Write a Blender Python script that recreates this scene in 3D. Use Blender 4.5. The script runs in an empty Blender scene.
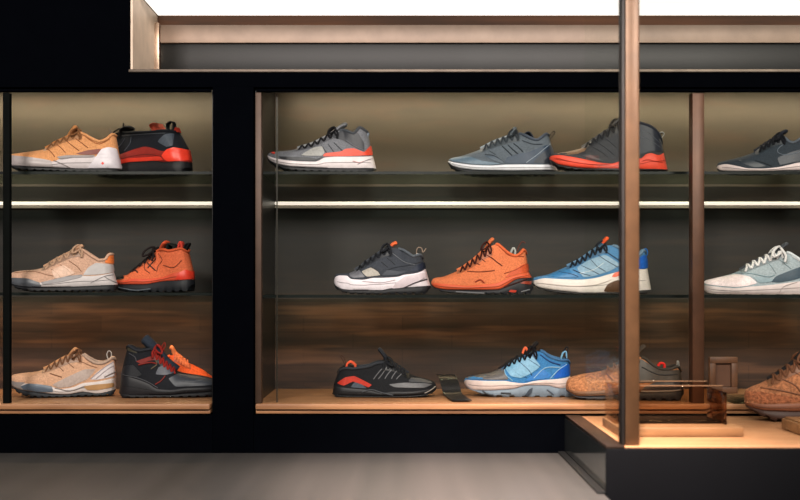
import bpy, bmesh, math, random
from mathutils import Vector, Matrix
from mathutils.geometry import delaunay_2d_cdt
random.seed(7)
scene = bpy.context.scene
COL = bpy.data.collections.new('shop'); scene.collection.children.link(COL)

# ------------------------------------------------------------------ camera model
F = 1137.5           # focal length in pixels of the 800-wide frame
CAMD = 3.0           # the wall of cabinets stands at y = 0, the camera at y = -3
EYE = 1.30
HOR = 290.0          # horizon row
def PX(px, d): return (px-400.0)/F*d
def PZ(py, d): return EYE-(py-HOR)/F*d

cam = bpy.data.cameras.new('camera'); camo = bpy.data.objects.new('camera', cam); COL.objects.link(camo)
camo.location = (0, -CAMD, EYE); camo.rotation_euler = (math.pi/2, 0, 0)
cam.sensor_width = 36; cam.lens = 36*F/800.0
cam.shift_y = (HOR-250.0)/800.0
cam.dof.use_dof = True; cam.dof.focus_distance = 3.14; cam.dof.aperture_fstop = 2.4
cam.clip_start = .05
scene.camera = camo

# ------------------------------------------------------------------ materials
def lin(c):
    def f(v):
        v = v/255.0
        return v/12.92 if v <= .04045 else ((v+.055)/1.055)**2.4
    return (f(c[0]), f(c[1]), f(c[2]), 1)
_mats = {}
def new_mat(name):
    m = bpy.data.materials.new(name); m.use_nodes = True
    nt = m.node_tree
    return m, nt, nt.nodes['Principled BSDF']
def mat(c, kind='rubber', rough=None, amt=None):
    """procedural shoe / trim surface: noise colour variation and a bump"""
    key = (tuple(c), kind, rough, amt)
    if key in _mats: return _mats[key]
    m, nt, b = new_mat(kind+'_%d_%d_%d' % tuple(c))
    N, L = nt.nodes, nt.links
    tc = N.new('ShaderNodeTexCoord')
    P = dict(rubber=(60, .06, .42, .08, .002), fabric=(420, .22, .82, .35, .0006), leather=(170, .11, .48, .3, .0008),
             suede=(150, .34, .9, 1.0, .005), matte=(20, .08, .6, .0, .0), gloss=(30, .05, .2, 0, 0), metal=(25, .15, .33, .02, .001), satin=(25, .12, .4, .02, .001),
             knit=(280, .17, .8, .6, .0010))[kind]
    sc, var, rg, bs, bd = P
    if rough is not None: rg = rough
    if amt is not None: var = amt
    nz = N.new('ShaderNodeTexNoise'); nz.inputs['Scale'].default_value = sc; nz.inputs['Detail'].default_value = 4
    L.new(tc.outputs['Object'], nz.inputs['Vector'])
    mx = N.new('ShaderNodeMix'); mx.data_type = 'RGBA'
    base = lin(c)
    mx.inputs[6].default_value = tuple(v*(1-var) for v in base[:3])+(1,)
    mx.inputs[7].default_value = tuple(min(1, v*(1+var)) for v in base[:3])+(1,)
    mr = N.new('ShaderNodeMapRange'); mr.inputs['From Min'].default_value = .34; mr.inputs['From Max'].default_value = .66
    L.new(nz.outputs['Fac'], mr.inputs['Value'])
    L.new(mr.outputs[0], mx.inputs[0]); L.new(mx.outputs[2], b.inputs['Base Color'])
    b.inputs['Roughness'].default_value = rg
    if kind in ('metal', 'satin'): b.inputs['Metallic'].default_value = .85 if kind == 'metal' else .3
    if kind == 'fabric' or kind == 'knit': b.inputs['Specular IOR Level'].default_value = .25
    if bs:
        bp = N.new('ShaderNodeBump'); bp.inputs['Strength'].default_value = bs; bp.inputs['Distance'].default_value = max(bd, .0005)
        L.new(nz.outputs['Fac'], bp.inputs['Height']); L.new(bp.outputs['Normal'], b.inputs['Normal'])
    _mats[key] = m
    return m
def wood(name, c1, c2, scale=(1.2, 1, 14), rough=.5, plank=0.0, dark=.35, glow_patch=0.0, glow_col=(150, 100, 60), pscale=(2.2, 1, 9)):
    """streaky wood: stretched noise, optional plank joints, optional painted patches of reflected light"""
    m, nt, b = new_mat(name); N, L = nt.nodes, nt.links
    tc = N.new('ShaderNodeTexCoord'); mp = N.new('ShaderNodeMapping'); mp.inputs['Scale'].default_value = scale
    L.new(tc.outputs['Object'], mp.inputs['Vector'])
    nz = N.new('ShaderNodeTexNoise'); nz.inputs['Scale'].default_value = 3.0; nz.inputs['Detail'].default_value = 5; nz.inputs['Roughness'].default_value = .55
    L.new(mp.outputs['Vector'], nz.inputs['Vector'])
    cr = N.new('ShaderNodeValToRGB'); cr.color_ramp.elements[0].color = lin(c1); cr.color_ramp.elements[1].color = lin(c2)
    cr.color_ramp.elements[0].position = .33; cr.color_ramp.elements[1].position = .68
    L.new(nz.outputs['Fac'], cr.inputs['Fac']); out = cr.outputs['Color']
    if plank:
        bk = N.new('ShaderNodeTexBrick'); bk.inputs['Scale'].default_value = 1.0
        bk.inputs['Brick Width'].default_value = plank*6; bk.inputs['Row Height'].default_value = plank; bk.inputs['Mortar Size'].default_value = .002
        bk.inputs['Mortar Smooth'].default_value = .8
        bk.inputs['Color1'].default_value = (1, 1, 1, 1); bk.inputs['Color2'].default_value = (dark+.2, dark+.2, dark+.2, 1); bk.inputs['Mortar'].default_value = (dark, dark, dark, 1)
        sx = N.new('ShaderNodeSeparateXYZ'); cx = N.new('ShaderNodeCombineXYZ')
        L.new(tc.outputs['Object'], sx.inputs[0]); L.new(sx.outputs['X'], cx.inputs['X']); L.new(sx.outputs['Z'], cx.inputs['Y'])
        L.new(cx.outputs[0], bk.inputs['Vector'])
        mu = N.new('ShaderNodeMix'); mu.data_type = 'RGBA'; mu.blend_type = 'MULTIPLY'; mu.inputs[0].default_value = 1
        L.new(out, mu.inputs[6]); L.new(bk.outputs['Color'], mu.inputs[7]); out = mu.outputs[2]
    if glow_patch:
        mp2 = N.new('ShaderNodeMapping'); mp2.inputs['Scale'].default_value = pscale; L.new(tc.outputs['Object'], mp2.inputs['Vector'])
        n2 = N.new('ShaderNodeTexNoise'); n2.inputs['Scale'].default_value = 2.1; n2.inputs['Detail'].default_value = 2
        L.new(mp2.outputs['Vector'], n2.inputs['Vector'])
        r2 = N.new('ShaderNodeValToRGB'); r2.color_ramp.elements[0].position = .52; r2.color_ramp.elements[1].position = .75
        r2.color_ramp.elements[0].color = (0, 0, 0, 1); r2.color_ramp.elements[1].color = (glow_patch, glow_patch, glow_patch, 1)
        L.new(n2.outputs['Fac'], r2.inputs['Fac'])
        m2 = N.new('ShaderNodeMix'); m2.data_type = 'RGBA'; m2.inputs[7].default_value = lin(glow_col)
        L.new(r2.outputs['Color'], m2.inputs[0]); L.new(out, m2.inputs[6]); out = m2.outputs[2]
    L.new(out, b.inputs['Base Color']); b.inputs['Roughness'].default_value = rough
    return m
def glass(name, tint=(235, 240, 238), ior=1.35, refl=1.0, rough=0.0, amt=.25):
    m = bpy.data.materials.new(name); m.use_nodes = True; nt = m.node_tree; N, L = nt.nodes, nt.links
    N.remove(N['Principled BSDF'])
    tr = N.new('ShaderNodeBsdfTransparent'); tr.inputs['Color'].default_value = lin(tint)
    gl = N.new('ShaderNodeBsdfGlossy'); gl.inputs['Roughness'].default_value = rough; gl.inputs['Color'].default_value = (refl, refl, refl, 1)
    fr = N.new('ShaderNodeFresnel'); fr.inputs['IOR'].default_value = ior
    mx = N.new('ShaderNodeMixShader'); ml = N.new('ShaderNodeMath'); ml.operation = 'MULTIPLY'; ml.inputs[1].default_value = amt
    L.new(fr.outputs[0], ml.inputs[0]); L.new(ml.outputs[0], mx.inputs[0]); L.new(tr.outputs[0], mx.inputs[1]); L.new(gl.outputs[0], mx.inputs[2])
    L.new(mx.outputs[0], N['Material Output'].inputs['Surface'])
    return m
def emit(name, c, s):
    m, nt, b = new_mat(name)
    b.inputs['Base Color'].default_value = lin(c); b.inputs['Emission Color'].default_value = lin(c); b.inputs['Emission Strength'].default_value = s
    return m

# ------------------------------------------------------------------ helpers
def obj(name, bm, m, parent=None, smooth=True, kind=None):
    bmesh.ops.remove_doubles(bm, verts=bm.verts, dist=1e-5)
    bmesh.ops.recalc_face_normals(bm, faces=bm.faces)
    me = bpy.data.meshes.new(name); bm.to_mesh(me); bm.free()
    if smooth:
        for p in me.polygons: p.use_smooth = True
        try: me.set_sharp_from_angle(angle=math.radians(smooth if smooth is not True else 50))
        except Exception: pass
    o = bpy.data.objects.new(name, me); COL.objects.link(o)
    me.materials.append(m)
    if parent: o.parent = parent
    if kind: o['kind'] = kind
    return o
def thing(name, label, cat, loc=(0, 0, 0), rz=0, group=None):
    o = bpy.data.objects.new(name, None); COL.objects.link(o); o.location = loc; o.rotation_euler = (0, 0, rz)
    o.empty_display_size = .05
    o['label'] = label; o['category'] = cat
    if group: o['group'] = group
    return o
def add_box(bm, x0, x1, y0, y1, z0, z1, bev=0.0):
    r = bmesh.ops.create_cube(bm, size=1)
    for v in r['verts']:
        v.co = Vector((x0+(v.co.x+.5)*(x1-x0), y0+(v.co.y+.5)*(y1-y0), z0+(v.co.z+.5)*(z1-z0)))
    if bev:
        es = list({e for v in r['verts'] for e in v.link_edges})
        bmesh.ops.bevel(bm, geom=es, offset=bev, segments=2, affect='EDGES', profile=.5)
def box(name, m, parent, x0, x1, y0, y1, z0, z1, bev=0.0, kind=None):
    bm = bmesh.new()
    lx = Vector((0, 0, 0)); p_ = parent
    while p_: lx = lx+p_.location; p_ = p_.parent
    add_box(bm, x0-lx.x, x1-lx.x, y0-lx.y, y1-lx.y, z0-lx.z, z1-lx.z, bev)
    return obj(name, bm, m, parent, smooth=40, kind=kind)
def prism(name, m, parent, x0, x1, poly, kind=None, bm=None):
    """a (y, z) outline extruded along x"""
    lx = Vector((0, 0, 0)); p_ = parent
    while p_: lx = lx+p_.location; p_ = p_.parent
    own = bm is None
    if own: bm = bmesh.new()
    A = [bm.verts.new((x0-lx.x, y-lx.y, z-lx.z)) for y, z in poly]; B = [bm.verts.new((x1-lx.x, y-lx.y, z-lx.z)) for y, z in poly]
    bm.faces.new(A); bm.faces.new(B[::-1]); n = len(poly)
    for i in range(n): bm.faces.new((A[i], A[(i+1) % n], B[(i+1) % n], B[i]))
    return obj(name, bm, m, parent, smooth=30, kind=kind) if own else None
def tube(bm, pts, rad, n=6, closed=False, flat=1.0, caps=True):
    pts = [Vector(p) for p in pts]; k = len(pts)
    if k < 2: return
    rings = []; up = Vector((0, 0, 1))
    for i, p in enumerate(pts):
        a = pts[i-1] if (i > 0 or closed) else pts[0]
        c = pts[(i+1) % k] if (i < k-1 or closed) else pts[-1]
        t = (c-a)
        if t.length < 1e-9: t = Vector((1, 0, 0))
        t.normalize()
        s = t.cross(up)
        if s.length < 1e-3: s = t.cross(Vector((0, 1, 0)))
        s.normalize(); q = s.cross(t)
        r = rad[i] if isinstance(rad, (list, tuple)) else rad
        rings.append([bm.verts.new(p+s*math.cos(2*math.pi*j/n)*r+q*math.sin(2*math.pi*j/n)*r*flat) for j in range(n)])
    for i in range(k if closed else k-1):
        A, B = rings[i], rings[(i+1) % k]
        for j in range(n): bm.faces.new((A[j], A[(j+1) % n], B[(j+1) % n], B[j]))
    if not closed and caps:
        bm.faces.new(rings[0]); bm.faces.new(list(reversed(rings[-1])))
def smooth_path(pts, sub=4, closed=False):
    """Catmull-Rom through 2D / 3D tuples"""
    P = [Vector(p) for p in pts]; n = len(P); out = []
    for i in range(n if closed else n-1):
        p1, p2 = P[i], P[(i+1) % n]
        p0 = P[i-1] if (i > 0 or closed) else p1*2-p2
        p3 = P[(i+2) % n] if (i < n-2 or closed) else p2*2-p1
        for j in range(sub):
            t = j/sub
            out.append(.5*((2*p1)+(p2-p0)*t+(2*p0-5*p1+4*p2-p3)*t*t+(3*p1-p0-3*p2+p3)*t**3))
    if not closed: out.append(P[-1])
    return out

# ------------------------------------------------------------------ shoe generator
class Curve:
    """monotone cubic z(u) through points"""
    def __init__(self, pts):
        pts = sorted(pts, key=lambda p: p[0]); q = [pts[0]]
        for p in pts[1:]:
            if p[0] > q[-1][0]+1e-5: q.append(p)
        self.x = [p[0] for p in q]; self.y = [p[1] for p in q]; n = len(q)
        d = [(self.y[i+1]-self.y[i])/(self.x[i+1]-self.x[i]) for i in range(n-1)]
        m = [d[0]]+[0 if d[i-1]*d[i] <= 0 else 2*d[i-1]*d[i]/(d[i-1]+d[i]) for i in range(1, n-1)]+[d[-1]]
        self.m = m; self.u0 = self.x[0]; self.u1 = self.x[-1]
    def z(self, u):
        x = self.x
        if u <= x[0]: return self.y[0]
        if u >= x[-1]: return self.y[-1]
        lo = 0
        while x[lo+1] < u: lo += 1
        h = x[lo+1]-x[lo]; t = (u-x[lo])/h
        return ((1+2*t)*(1-t)**2*self.y[lo]+t*(1-t)**2*h*self.m[lo]+t*t*(3-2*t)*self.y[lo+1]+t*t*(t-1)*h*self.m[lo+1])
    def at(self, t):
        u = self.u0+(self.u1-self.u0)*t
        return u, self.z(u)
PLAN = Curve([(0, 0), (.008, .22), (.025, .42), (.06, .62), (.12, .81), (.20, .94), (.30, 1.0), (.42, .95), (.56, .82), (.70, .76), (.82, .77), (.90, .72), (.955, .56), (.985, .34), (1, 0)])
RIM = Curve([(0, .42), (.15, .60), (.4, .74), (.65, .74), (.82, .62), (.93, .40), (.98, .2), (1, 0)])
WID = .049
def clamp(v, a=0.0, b=1.0): return max(a, min(b, v))
def smoothstep(a, b, x):
    t = clamp((x-a)/(b-a)); return t*t*(3-2*t)
class Ruled:
    def __init__(self, lo, hi): self.lo, self.hi = lo, hi
    def P(self, t, r):
        a = self.lo.at(t); b = self.hi.at(t)
        return a[0]+(b[0]-a[0])*r, a[1]+(b[1]-a[1])*r
    def inv(self, u, h):
        t = clamp((u-self.lo.u0)/(self.lo.u1-self.lo.u0)); r = .5
        for _ in range(10):
            a = self.lo.at(t); b = self.hi.at(t); dz = b[1]-a[1]
            r = (h-a[1])/dz if abs(dz) > 1e-4 else 0.5
            rc = clamp(r, -.3, 1.3)
            t = clamp(t+(u-(a[0]+(b[0]-a[0])*rc))/(self.lo.u1-self.lo.u0)*.8)
        return t, r
def shoe(spec):
    x0, y0, k = spec['crop']; d = -1 if spec.get('dir', 'L') == 'L' else 1
    y = spec.get('y', .20); depth = CAMD+y; s = F/depth
    kx = spec.get('kx', 1.0); gy = y0+spec['ground']*k
    toe = x0+spec['bot'][0][0]*k
    xs = [p[0] for c in ('top', 'mid', 'out', 'bot') for p in spec[c]]
    toe_c = min(xs) if d < 0 else max(xs)
    heel_c = max(xs) if d < 0 else min(xs)
    Lc = abs(heel_c-toe_c)
    L = Lc*k/s*kx
    def uv(p): return (abs(p[0]-toe_c)*k/s*kx if (p[0]-toe_c)*(-d) >= 0 else -abs(p[0]-toe_c)*k/s*kx, max(0.0, (spec['ground']-p[1])*k/s))
    C = {c: Curve([uv(p) for p in spec[c]]) for c in ('top', 'mid', 'out', 'bot')}
    cx = x0+(toe_c+heel_c)/2*k
    z = spec['z']; Xc = PX(cx, depth)
    rz = -spec.get('face', .6)*math.atan2(Xc, depth)+math.radians(spec.get('yaw', 0))
    root = thing(spec['name'], spec['label'], 'shoe', (Xc, y, z+.0008), rz, spec.get('group'))
    def X(u): return (u-L/2)*(-d)
    W = spec.get('W', WID)*min(1.08, L/.30)
    UP = Ruled(C['mid'], C['top']); MI = Ruled(C['out'], C['mid']); OU = Ruled(C['bot'], C['out'])
    tt = clamp((uv((spec['thr'], 0))[0]-C['top'].u0)/(C['top'].u1-C['top'].u0)); tcol = clamp((uv((spec['col'], 0))[0]-C['top'].u0)/(C['top'].u1-C['top'].u0))
    def up_y(t, r):
        wb = W*.955*PLAN.z(t); r = clamp(r)
        if t < tt: g = 0
        elif t < tcol: g = W*(.16+.26*smoothstep(tt, tcol, t))*smoothstep(tt-.001, tt+.05, t)
        else: g = W*RIM.z((t-tcol)/(1-tcol))*.98
        g = min(g, wb*.97)
        q = smoothstep(tt-.12, tcol, t); a = 2.3-1.0*q; b = 1.9-.75*q
        return g+(wb-g)*max(0, 1-r**a)**(1/b)
    def sole_y(t, r, f=1.0):
        return W*f*PLAN.z(t)*(1.0-.10*abs(2*r-1)**3+.02*(1-r))
    def side(u, h):
        best = None
        for R, fn in ((UP, up_y), (MI, sole_y), (OU, lambda t, r: sole_y(t, r, .985))):
            t, r = R.inv(u, h)
            if -.06 <= r <= 1.03:
                v = fn(t, clamp(r, 0, .985))
                if best is None or v > best: best = v
        if best is None:
            t, r = UP.inv(u, h); best = up_y(t, clamp(r, 0, .985)) if r > 1 else sole_y(MI.inv(u, h)[0], .5)
        return best
    def surf(u, h, off):
        e = .002; y0_ = side(u, h)
        gu = clamp((side(u+e, h)-side(u-e, h))/(2*e), -1.6, 1.6); gh = clamp((side(u, h+e)-side(u, h-e))/(2*e), -1.6, 1.6)
        n = Vector((-gu, 1, -gh)).normalized()
        return Vector((u, y0_, h))+n*off
    def loft(R, fn, N, K, drop=0.0, lug=0, lugd=0.0, cap=True):
        bm = bmesh.new(); rings = []
        for i in range(N+1):
            a = i/N; t = .55*(.5-.5*math.cos(math.pi*a))+.45*a
            ring = []
            for sd in (-1, 1):
                rs = [j/K for j in range(K+1)]
                if sd > 0: rs = rs[::-1]
                for r in rs:
                    rr = 1-(1-r)**1.4 if R is UP else r
                    u, h = R.P(t, rr)
                    if r == 0: h -= drop
                    if lug and r < .45 and ((u*lug/L) % 1.0) > .62: h += lugd*(1-r/.45)
                    ring.append(bm.verts.new((X(u), sd*fn(t, rr), max(0, h))))
            rings.append(ring)
        M = len(rings[0])
        for i in range(N):
            A, B = rings[i], rings[i+1]
            for j in range(M if cap else M-1):
                jj = (j+1) % M
                if not cap and j == K: continue
                try: bm.faces.new((A[j], A[jj], B[jj], B[j]))
                except ValueError: pass
        return bm
    # --- upper: a shell open at throat and collar
    bm = bmesh.new(); N, K = 64, 14; rings = []
    for i in range(N+1):
        a = i/N; t = .6*(.5-.5*math.cos(math.pi*a))+.4*a
        row = []
        for sd in (-1, 1):
            pr = []
            for j in range(K+1):
                r = math.sin(j/K*math.pi/2)
                u, h = UP.P(t, r)
                if j == 0: h -= .004
                pr.append(bm.verts.new((X(u), sd*up_y(t, r), h)))
            row.append(pr)
        rings.append(row)
    for i in range(N):
        for q in (0, 1):
            A, B = rings[i][q], rings[i+1][q]
            for j in range(K): bm.faces.new((A[j], A[j+1], B[j+1], B[j]))
    c = spec['cols']; fk = spec.get('kind', 'knit')
    upper = obj('upper', bm, mat(c['upper'], fk), root, smooth=60)
    # --- lining: inner shell and insole
    bm = bmesh.new(); rows = []; NI = 22
    for i in range(NI+1):
        t = tt+.02+(.985-tt-.02)*i/NI; row = []
        prof = [(1.0, -.001), (.9, -.003), (.7, -.005), (.45, -.006), (.30, -.006)]
        for sd in (-1, 1):
            for r, of in (prof if sd < 0 else prof[::-1]):
                u, h = UP.P(t, r); row.append(bm.verts.new((X(u), sd*max(.0005, up_y(t, r)+of), h-.001)))
        rows.append(row)
    for i in range(NI):
        A, B = rows[i], rows[i+1]
        for j in range(len(A)-1): bm.faces.new((A[j], A[j+1], B[j+1], B[j]))
    obj('lining', bm, mat(c.get('lining', (30, 30, 32)), 'fabric'), root, smooth=60)
    # --- midsole and outsole
    mids = obj('midsole', loft(MI, lambda t, r: sole_y(t, r), 60, 8), mat(c['mid'], 'rubber', .55), root, smooth=60)
    outs = obj('outsole', loft(OU, lambda t, r: sole_y(t, r, .985), 150, 4, lug=spec.get('lug', 15), lugd=spec.get('lugd', .004)), mat(c['out'], 'rubber', .6), root, smooth=35)
    # --- collar roll
    bm = bmesh.new(); rp = []
    NC = 20
    for i in range(NC+1):
        t = tcol-.03+(1-tcol+.03)*i/NC; u, h = UP.P(t, 1); rp.append((X(u), -up_y(t, 1), h))
    rp = rp+[(p[0], -p[1], p[2]) for p in rp[-2::-1]]
    tube(bm, rp, .0042, 8)
    obj('collar', bm, mat(c.get('collar', c['upper']), 'fabric'), root)
    # --- tongue
    if 'tongue' in spec:
        tq = [uv(p) for p in spec['tongue']]; top_i = max(range(len(tq)), key=lambda i_: tq[i_][1])
        tp = smooth_path(tq[:top_i+1], 5)
        base = []
        for i in range(8):
            t = tt+(tcol-tt)*i/8; u, h = UP.P(t, 1)
            if u < tp[0][0]-.004: base.append(Vector((u, h+.001)))
        path = base+tp; n = len(path); bm = bmesh.new(); rings = []
        tipn = len(tp)
        for i, p in enumerate(path):
            e = (i-len(base))/max(1, tipn-1)
            w = W*(.22 if e < 0 else .34+.16*math.sin(math.pi*clamp(e*.8)))
            if i == 0: w *= .6
            if i >= n-2: w *= .75
            th = spec.get('tongue_th', .012)*(1 if i < n-1 else .6)
            ring = []
            for q in range(10):
                ang = 2*math.pi*q/10; yy = w*math.cos(ang); zz = th*.5*math.sin(ang)-.006*(abs(math.cos(ang))**2)*(1 if e < .3 else .4)
                dr = path[min(n-1, i+1)]-path[max(0, i-1)]
                if dr.length < 1e-6: dr = Vector((1, 0))
                dr.normalize(); nn = Vector((-dr.y, dr.x))
                ring.append(bm.verts.new((X(p.x+nn.x*zz), yy, p.y+nn.y*zz)))
            rings.append(ring)
        def skin(a_, b_, nm_, col_):
            b2 = bmesh.new(); rr = [[b2.verts.new(v.co) for v in rings[i]] for i in range(a_, b_)]
            for i in range(len(rr)-1):
                for q in range(10): b2.faces.new((rr[i][q], rr[i][(q+1) % 10], rr[i+1][(q+1) % 10], rr[i+1][q]))
            b2.faces.new(rr[0]); b2.faces.new(rr[-1][::-1])
            return obj(nm_, b2, mat(col_, 'fabric'), root, smooth=70)
        if 'tip' in c:
            cut = max(2, len(base)+int(tipn*spec.get('tipcut', .45)))
            skin(0, cut, 'tongue', c.get('tongue', c['upper'])); skin(cut-1, n, 'tongue_tip', c['tip'])
        else:
            skin(0, n, 'tongue', c.get('tongue', c['upper']))
        bm.free()
    # --- laces
    if 'lace' in spec:
        a, b, nrow = spec['lace'][:3]; lr = spec.get('lace_r', .0024); bm = bmesh.new()
        ts = []
        for i in range(nrow+1):
            u = uv((a+(b-a)*i/nrow, 0))[0]; ts.append(clamp((u-C['top'].u0)/(C['top'].u1-C['top'].u0)))
        def on(t, r, sd, of):
            u, h = UP.P(t, r); yv = up_y(t, r)
            return Vector((X(u), sd*(yv+of*(1 if r < .97 else .3)), h+of*(.6 if r > .8 else .2)))
        for i in range(nrow):
            for sd in (-1, 1):
                t0, t1 = ts[i], ts[i+1]; tm = (t0+t1)/2; lift = .0035+(.0016 if sd > 0 else 0)
                um, hm = UP.P(tm, 1)
                pts = [on(t0, .80, sd, .0005), on(t0*.8+t1*.2, .89, sd, .002), on(t0*.65+t1*.35, .97, sd, lift), Vector((X(um), 0, hm+lift+.001)),
                       on(t0*.35+t1*.65, .97, -sd, lift), on(t0*.2+t1*.8, .89, -sd, .002), on(t1, .80, -sd, .0005)]
                tube(bm, smooth_path(pts, 3), lr, 6)
        if spec.get('bow', True):
            t1 = ts[-1]; um, hm = UP.P(t1, 1); O = Vector((X(um), 0, hm+.008)); f = -d
            for sd in (-1, 1):
                q = spec.get('bowk', 1.0)
                lp = [O, O+Vector((-.008*f, sd*.014, .006))*q, O+Vector((-.020*f, sd*.028, -.004))*q, O+Vector((-.022*f, sd*.034, -.016))*q, O+Vector((-.010*f, sd*.030, -.012))*q, O+Vector((0, sd*.012, 0))*q, O]
                tube(bm, smooth_path(lp, 4), lr, 6)
                tl = [O, O+Vector((-.004*f, sd*.018, .002))*q, O+Vector((.004*f, sd*.030, -.014))*q, O+Vector((.002*f, sd*.034, -.028))*q]
                tube(bm, smooth_path(tl, 4), lr, 6)
            tube(bm, [O+Vector((0, -.006, 0)), O+Vector((0, .006, 0))], .005, 8)
        obj('laces', bm, mat(c['lace'], 'fabric'), root)
    # --- ribbons: pull tabs, flaps
    for rb in spec.get('ribbons', ()):
        nm, pts, colr, wd = rb[:4]; th = rb[4] if len(rb) > 4 else .0026
        path = smooth_path([uv2(p, spec, toe_c, d, k, s, kx) for p in pts], 5); bm = bmesh.new(); rings = []; n = len(path)
        for i, p in enumerate(path):
            dr = path[min(n-1, i+1)]-path[max(0, i-1)]
            dr = dr.normalized() if dr.length > 1e-7 else Vector((1, 0)); nn = Vector((-dr.y, dr.x))*th*.5
            w2 = wd*.5
            ring = [bm.verts.new((X(p.x+sx*nn.x), sy*w2, p.y+sx*nn.y)) for sx, sy in ((1, -.85), (.5, -1), (-.5, -1), (-1, -.85), (-1, .85), (-.5, 1), (.5, 1), (1, .85))]
            rings.append(ring)
        for i in range(n-1):
            for q in range(8): bm.faces.new((rings[i][q], rings[i][(q+1) % 8], rings[i+1][(q+1) % 8], rings[i+1][q]))
        bm.faces.new(rings[0]); bm.faces.new(rings[-1][::-1])
        obj(nm, bm, mat(colr, 'fabric'), root, smooth=60)
    # --- overlay panels, both sides
    plist = [(pn[0], [uv(p) for p in pn[1]], pn[2], pn[3] if len(pn) > 3 else 'leather') for pn in spec.get('panels', ())]
    if 'lace' in spec and spec.get('eyestay', True):
        la, lb = [clamp((uv((v, 0))[0]-C['top'].u0)/(C['top'].u1-C['top'].u0)) for v in spec['lace'][:2]]
        q1 = [UP.P(la-.03+(lb-la+.05)*i/8, .995) for i in range(9)]; q2 = [UP.P(la-.035+(lb-la+.055)*i/8, .74) for i in range(8, -1, -1)]
        plist.insert(0, ('eyestay', q1+q2, tuple(int(v*spec.get('eyek', .78)) for v in c['upper']), 'leather'))
    for pi, (nm, poly, colr, kd) in enumerate(plist):
        off = .0010+.00025*pi
        bp = [Vector(p) for p in poly]
        for cut_ in (.10, .25):
            q_ = []
            for i in range(len(bp)):
                A_, B_ = bp[i], bp[(i+1) % len(bp)]; q_ += [A_.lerp(B_, cut_), A_.lerp(B_, 1-cut_)]
            bp = q_
        dense = []
        for i in range(len(bp)):
            a_, b_ = bp[i], bp[(i+1) % len(bp)]; m_ = max(1, int((b_-a_).length/.004))
            for j in range(m_): dense.append(a_.lerp(b_, j/m_))
        pts = dense[:]; nb = len(dense)
        ux = [p.x for p in dense]; hx = [p.y for p in dense]; g = .0045
        def inside(px_, py_):
            r_ = False; j_ = nb-1
            for i_ in range(nb):
                A_, B_ = dense[i_], dense[j_]
                if (A_.y > py_) != (B_.y > py_) and px_ < (B_.x-A_.x)*(py_-A_.y)/(B_.y-A_.y)+A_.x: r_ = not r_
                j_ = i_
            return r_
        yy = min(hx)+g/2
        while yy < max(hx):
            xx = min(ux)+g/2
            while xx < max(ux):
                if inside(xx, yy) and min((dense[i]-Vector((xx, yy))).length for i in range(nb)) > .0022: pts.append(Vector((xx, yy)))
                xx += g
            yy += g
        vs, es, fs, *_ = delaunay_2d_cdt(pts, [(i, (i+1) % nb) for i in range(nb)], [list(range(nb))], 1, 1e-6)
        wraps = nm.startswith('toe') or nm.startswith('heel')
        for sd in ((-1, 1) if wraps else (-1,)):
            bm = bmesh.new(); vv = []
            for v in vs:
                q = surf(v.x, v.y, off); vv.append(bm.verts.new((X(q.x), sd*q.y, max(.0005, q.z))))
            ff = []
            for f_ in fs:
                try: ff.append(bm.faces.new([vv[i] for i in f_]))
                except ValueError: pass
            be = [e for e in {e for f_ in ff for e in f_.edges} if len(e.link_faces) == 1]
            low = {}
            for e in be:
                for v in e.verts:
                    if v not in low: low[v] = bm.verts.new((v.co.x, v.co.y-sd*.0035, v.co.z))
            for e in be:
                a_, b_ = e.verts; bm.faces.new((a_, b_, low[b_], low[a_]))
            obj(nm, bm, mat(colr, kd), root, smooth=50)
    # --- groove along the midsole
    bm = bmesh.new(); pts = []
    for i in range(33):
        t = .04+.92*i/32; u, h = MI.P(t, .42); pts.append((X(u), -sole_y(t, .42)-.0003, h))
    tube(bm, pts, .0009, 5); obj('groove', bm, mat(tuple(int(v*.72) for v in c['mid']), 'matte'), mids)
    # --- stitched / printed lines
    for ln in spec.get('lines', ()):
        colr, rad = ln[1], (ln[2] if len(ln) > 2 else .0010); bm = bmesh.new()
        pts = smooth_path([uv(p) for p in ln[0]], 4)
        tube(bm, [(X(q.x), -q.y, q.z) for q in (surf(p.x, p.y, .0012) for p in pts)], rad, 5)
        obj('seam', bm, mat(colr, 'matte'), upper)
    return root
def uv2(p, spec, toe_c, d, k, s, kx):
    du = (p[0]-toe_c)*(-d); return (du*k/s*kx, max(0.0, (spec['ground']-p[1])*k/s))

Z_TOP, Z_MID, Z_MIC, Z_DECK = 1.6255, 1.2930, 1.2865, 1.0005   # left and middle cabinets differ slightly in the middle shelf
# ------------------------------------------------------------------ the shoes, traced in crops of the photograph (crop = x0, y0, scale)
BLK = (22, 23, 26); WHT = (222, 214, 216)
S = []
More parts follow.
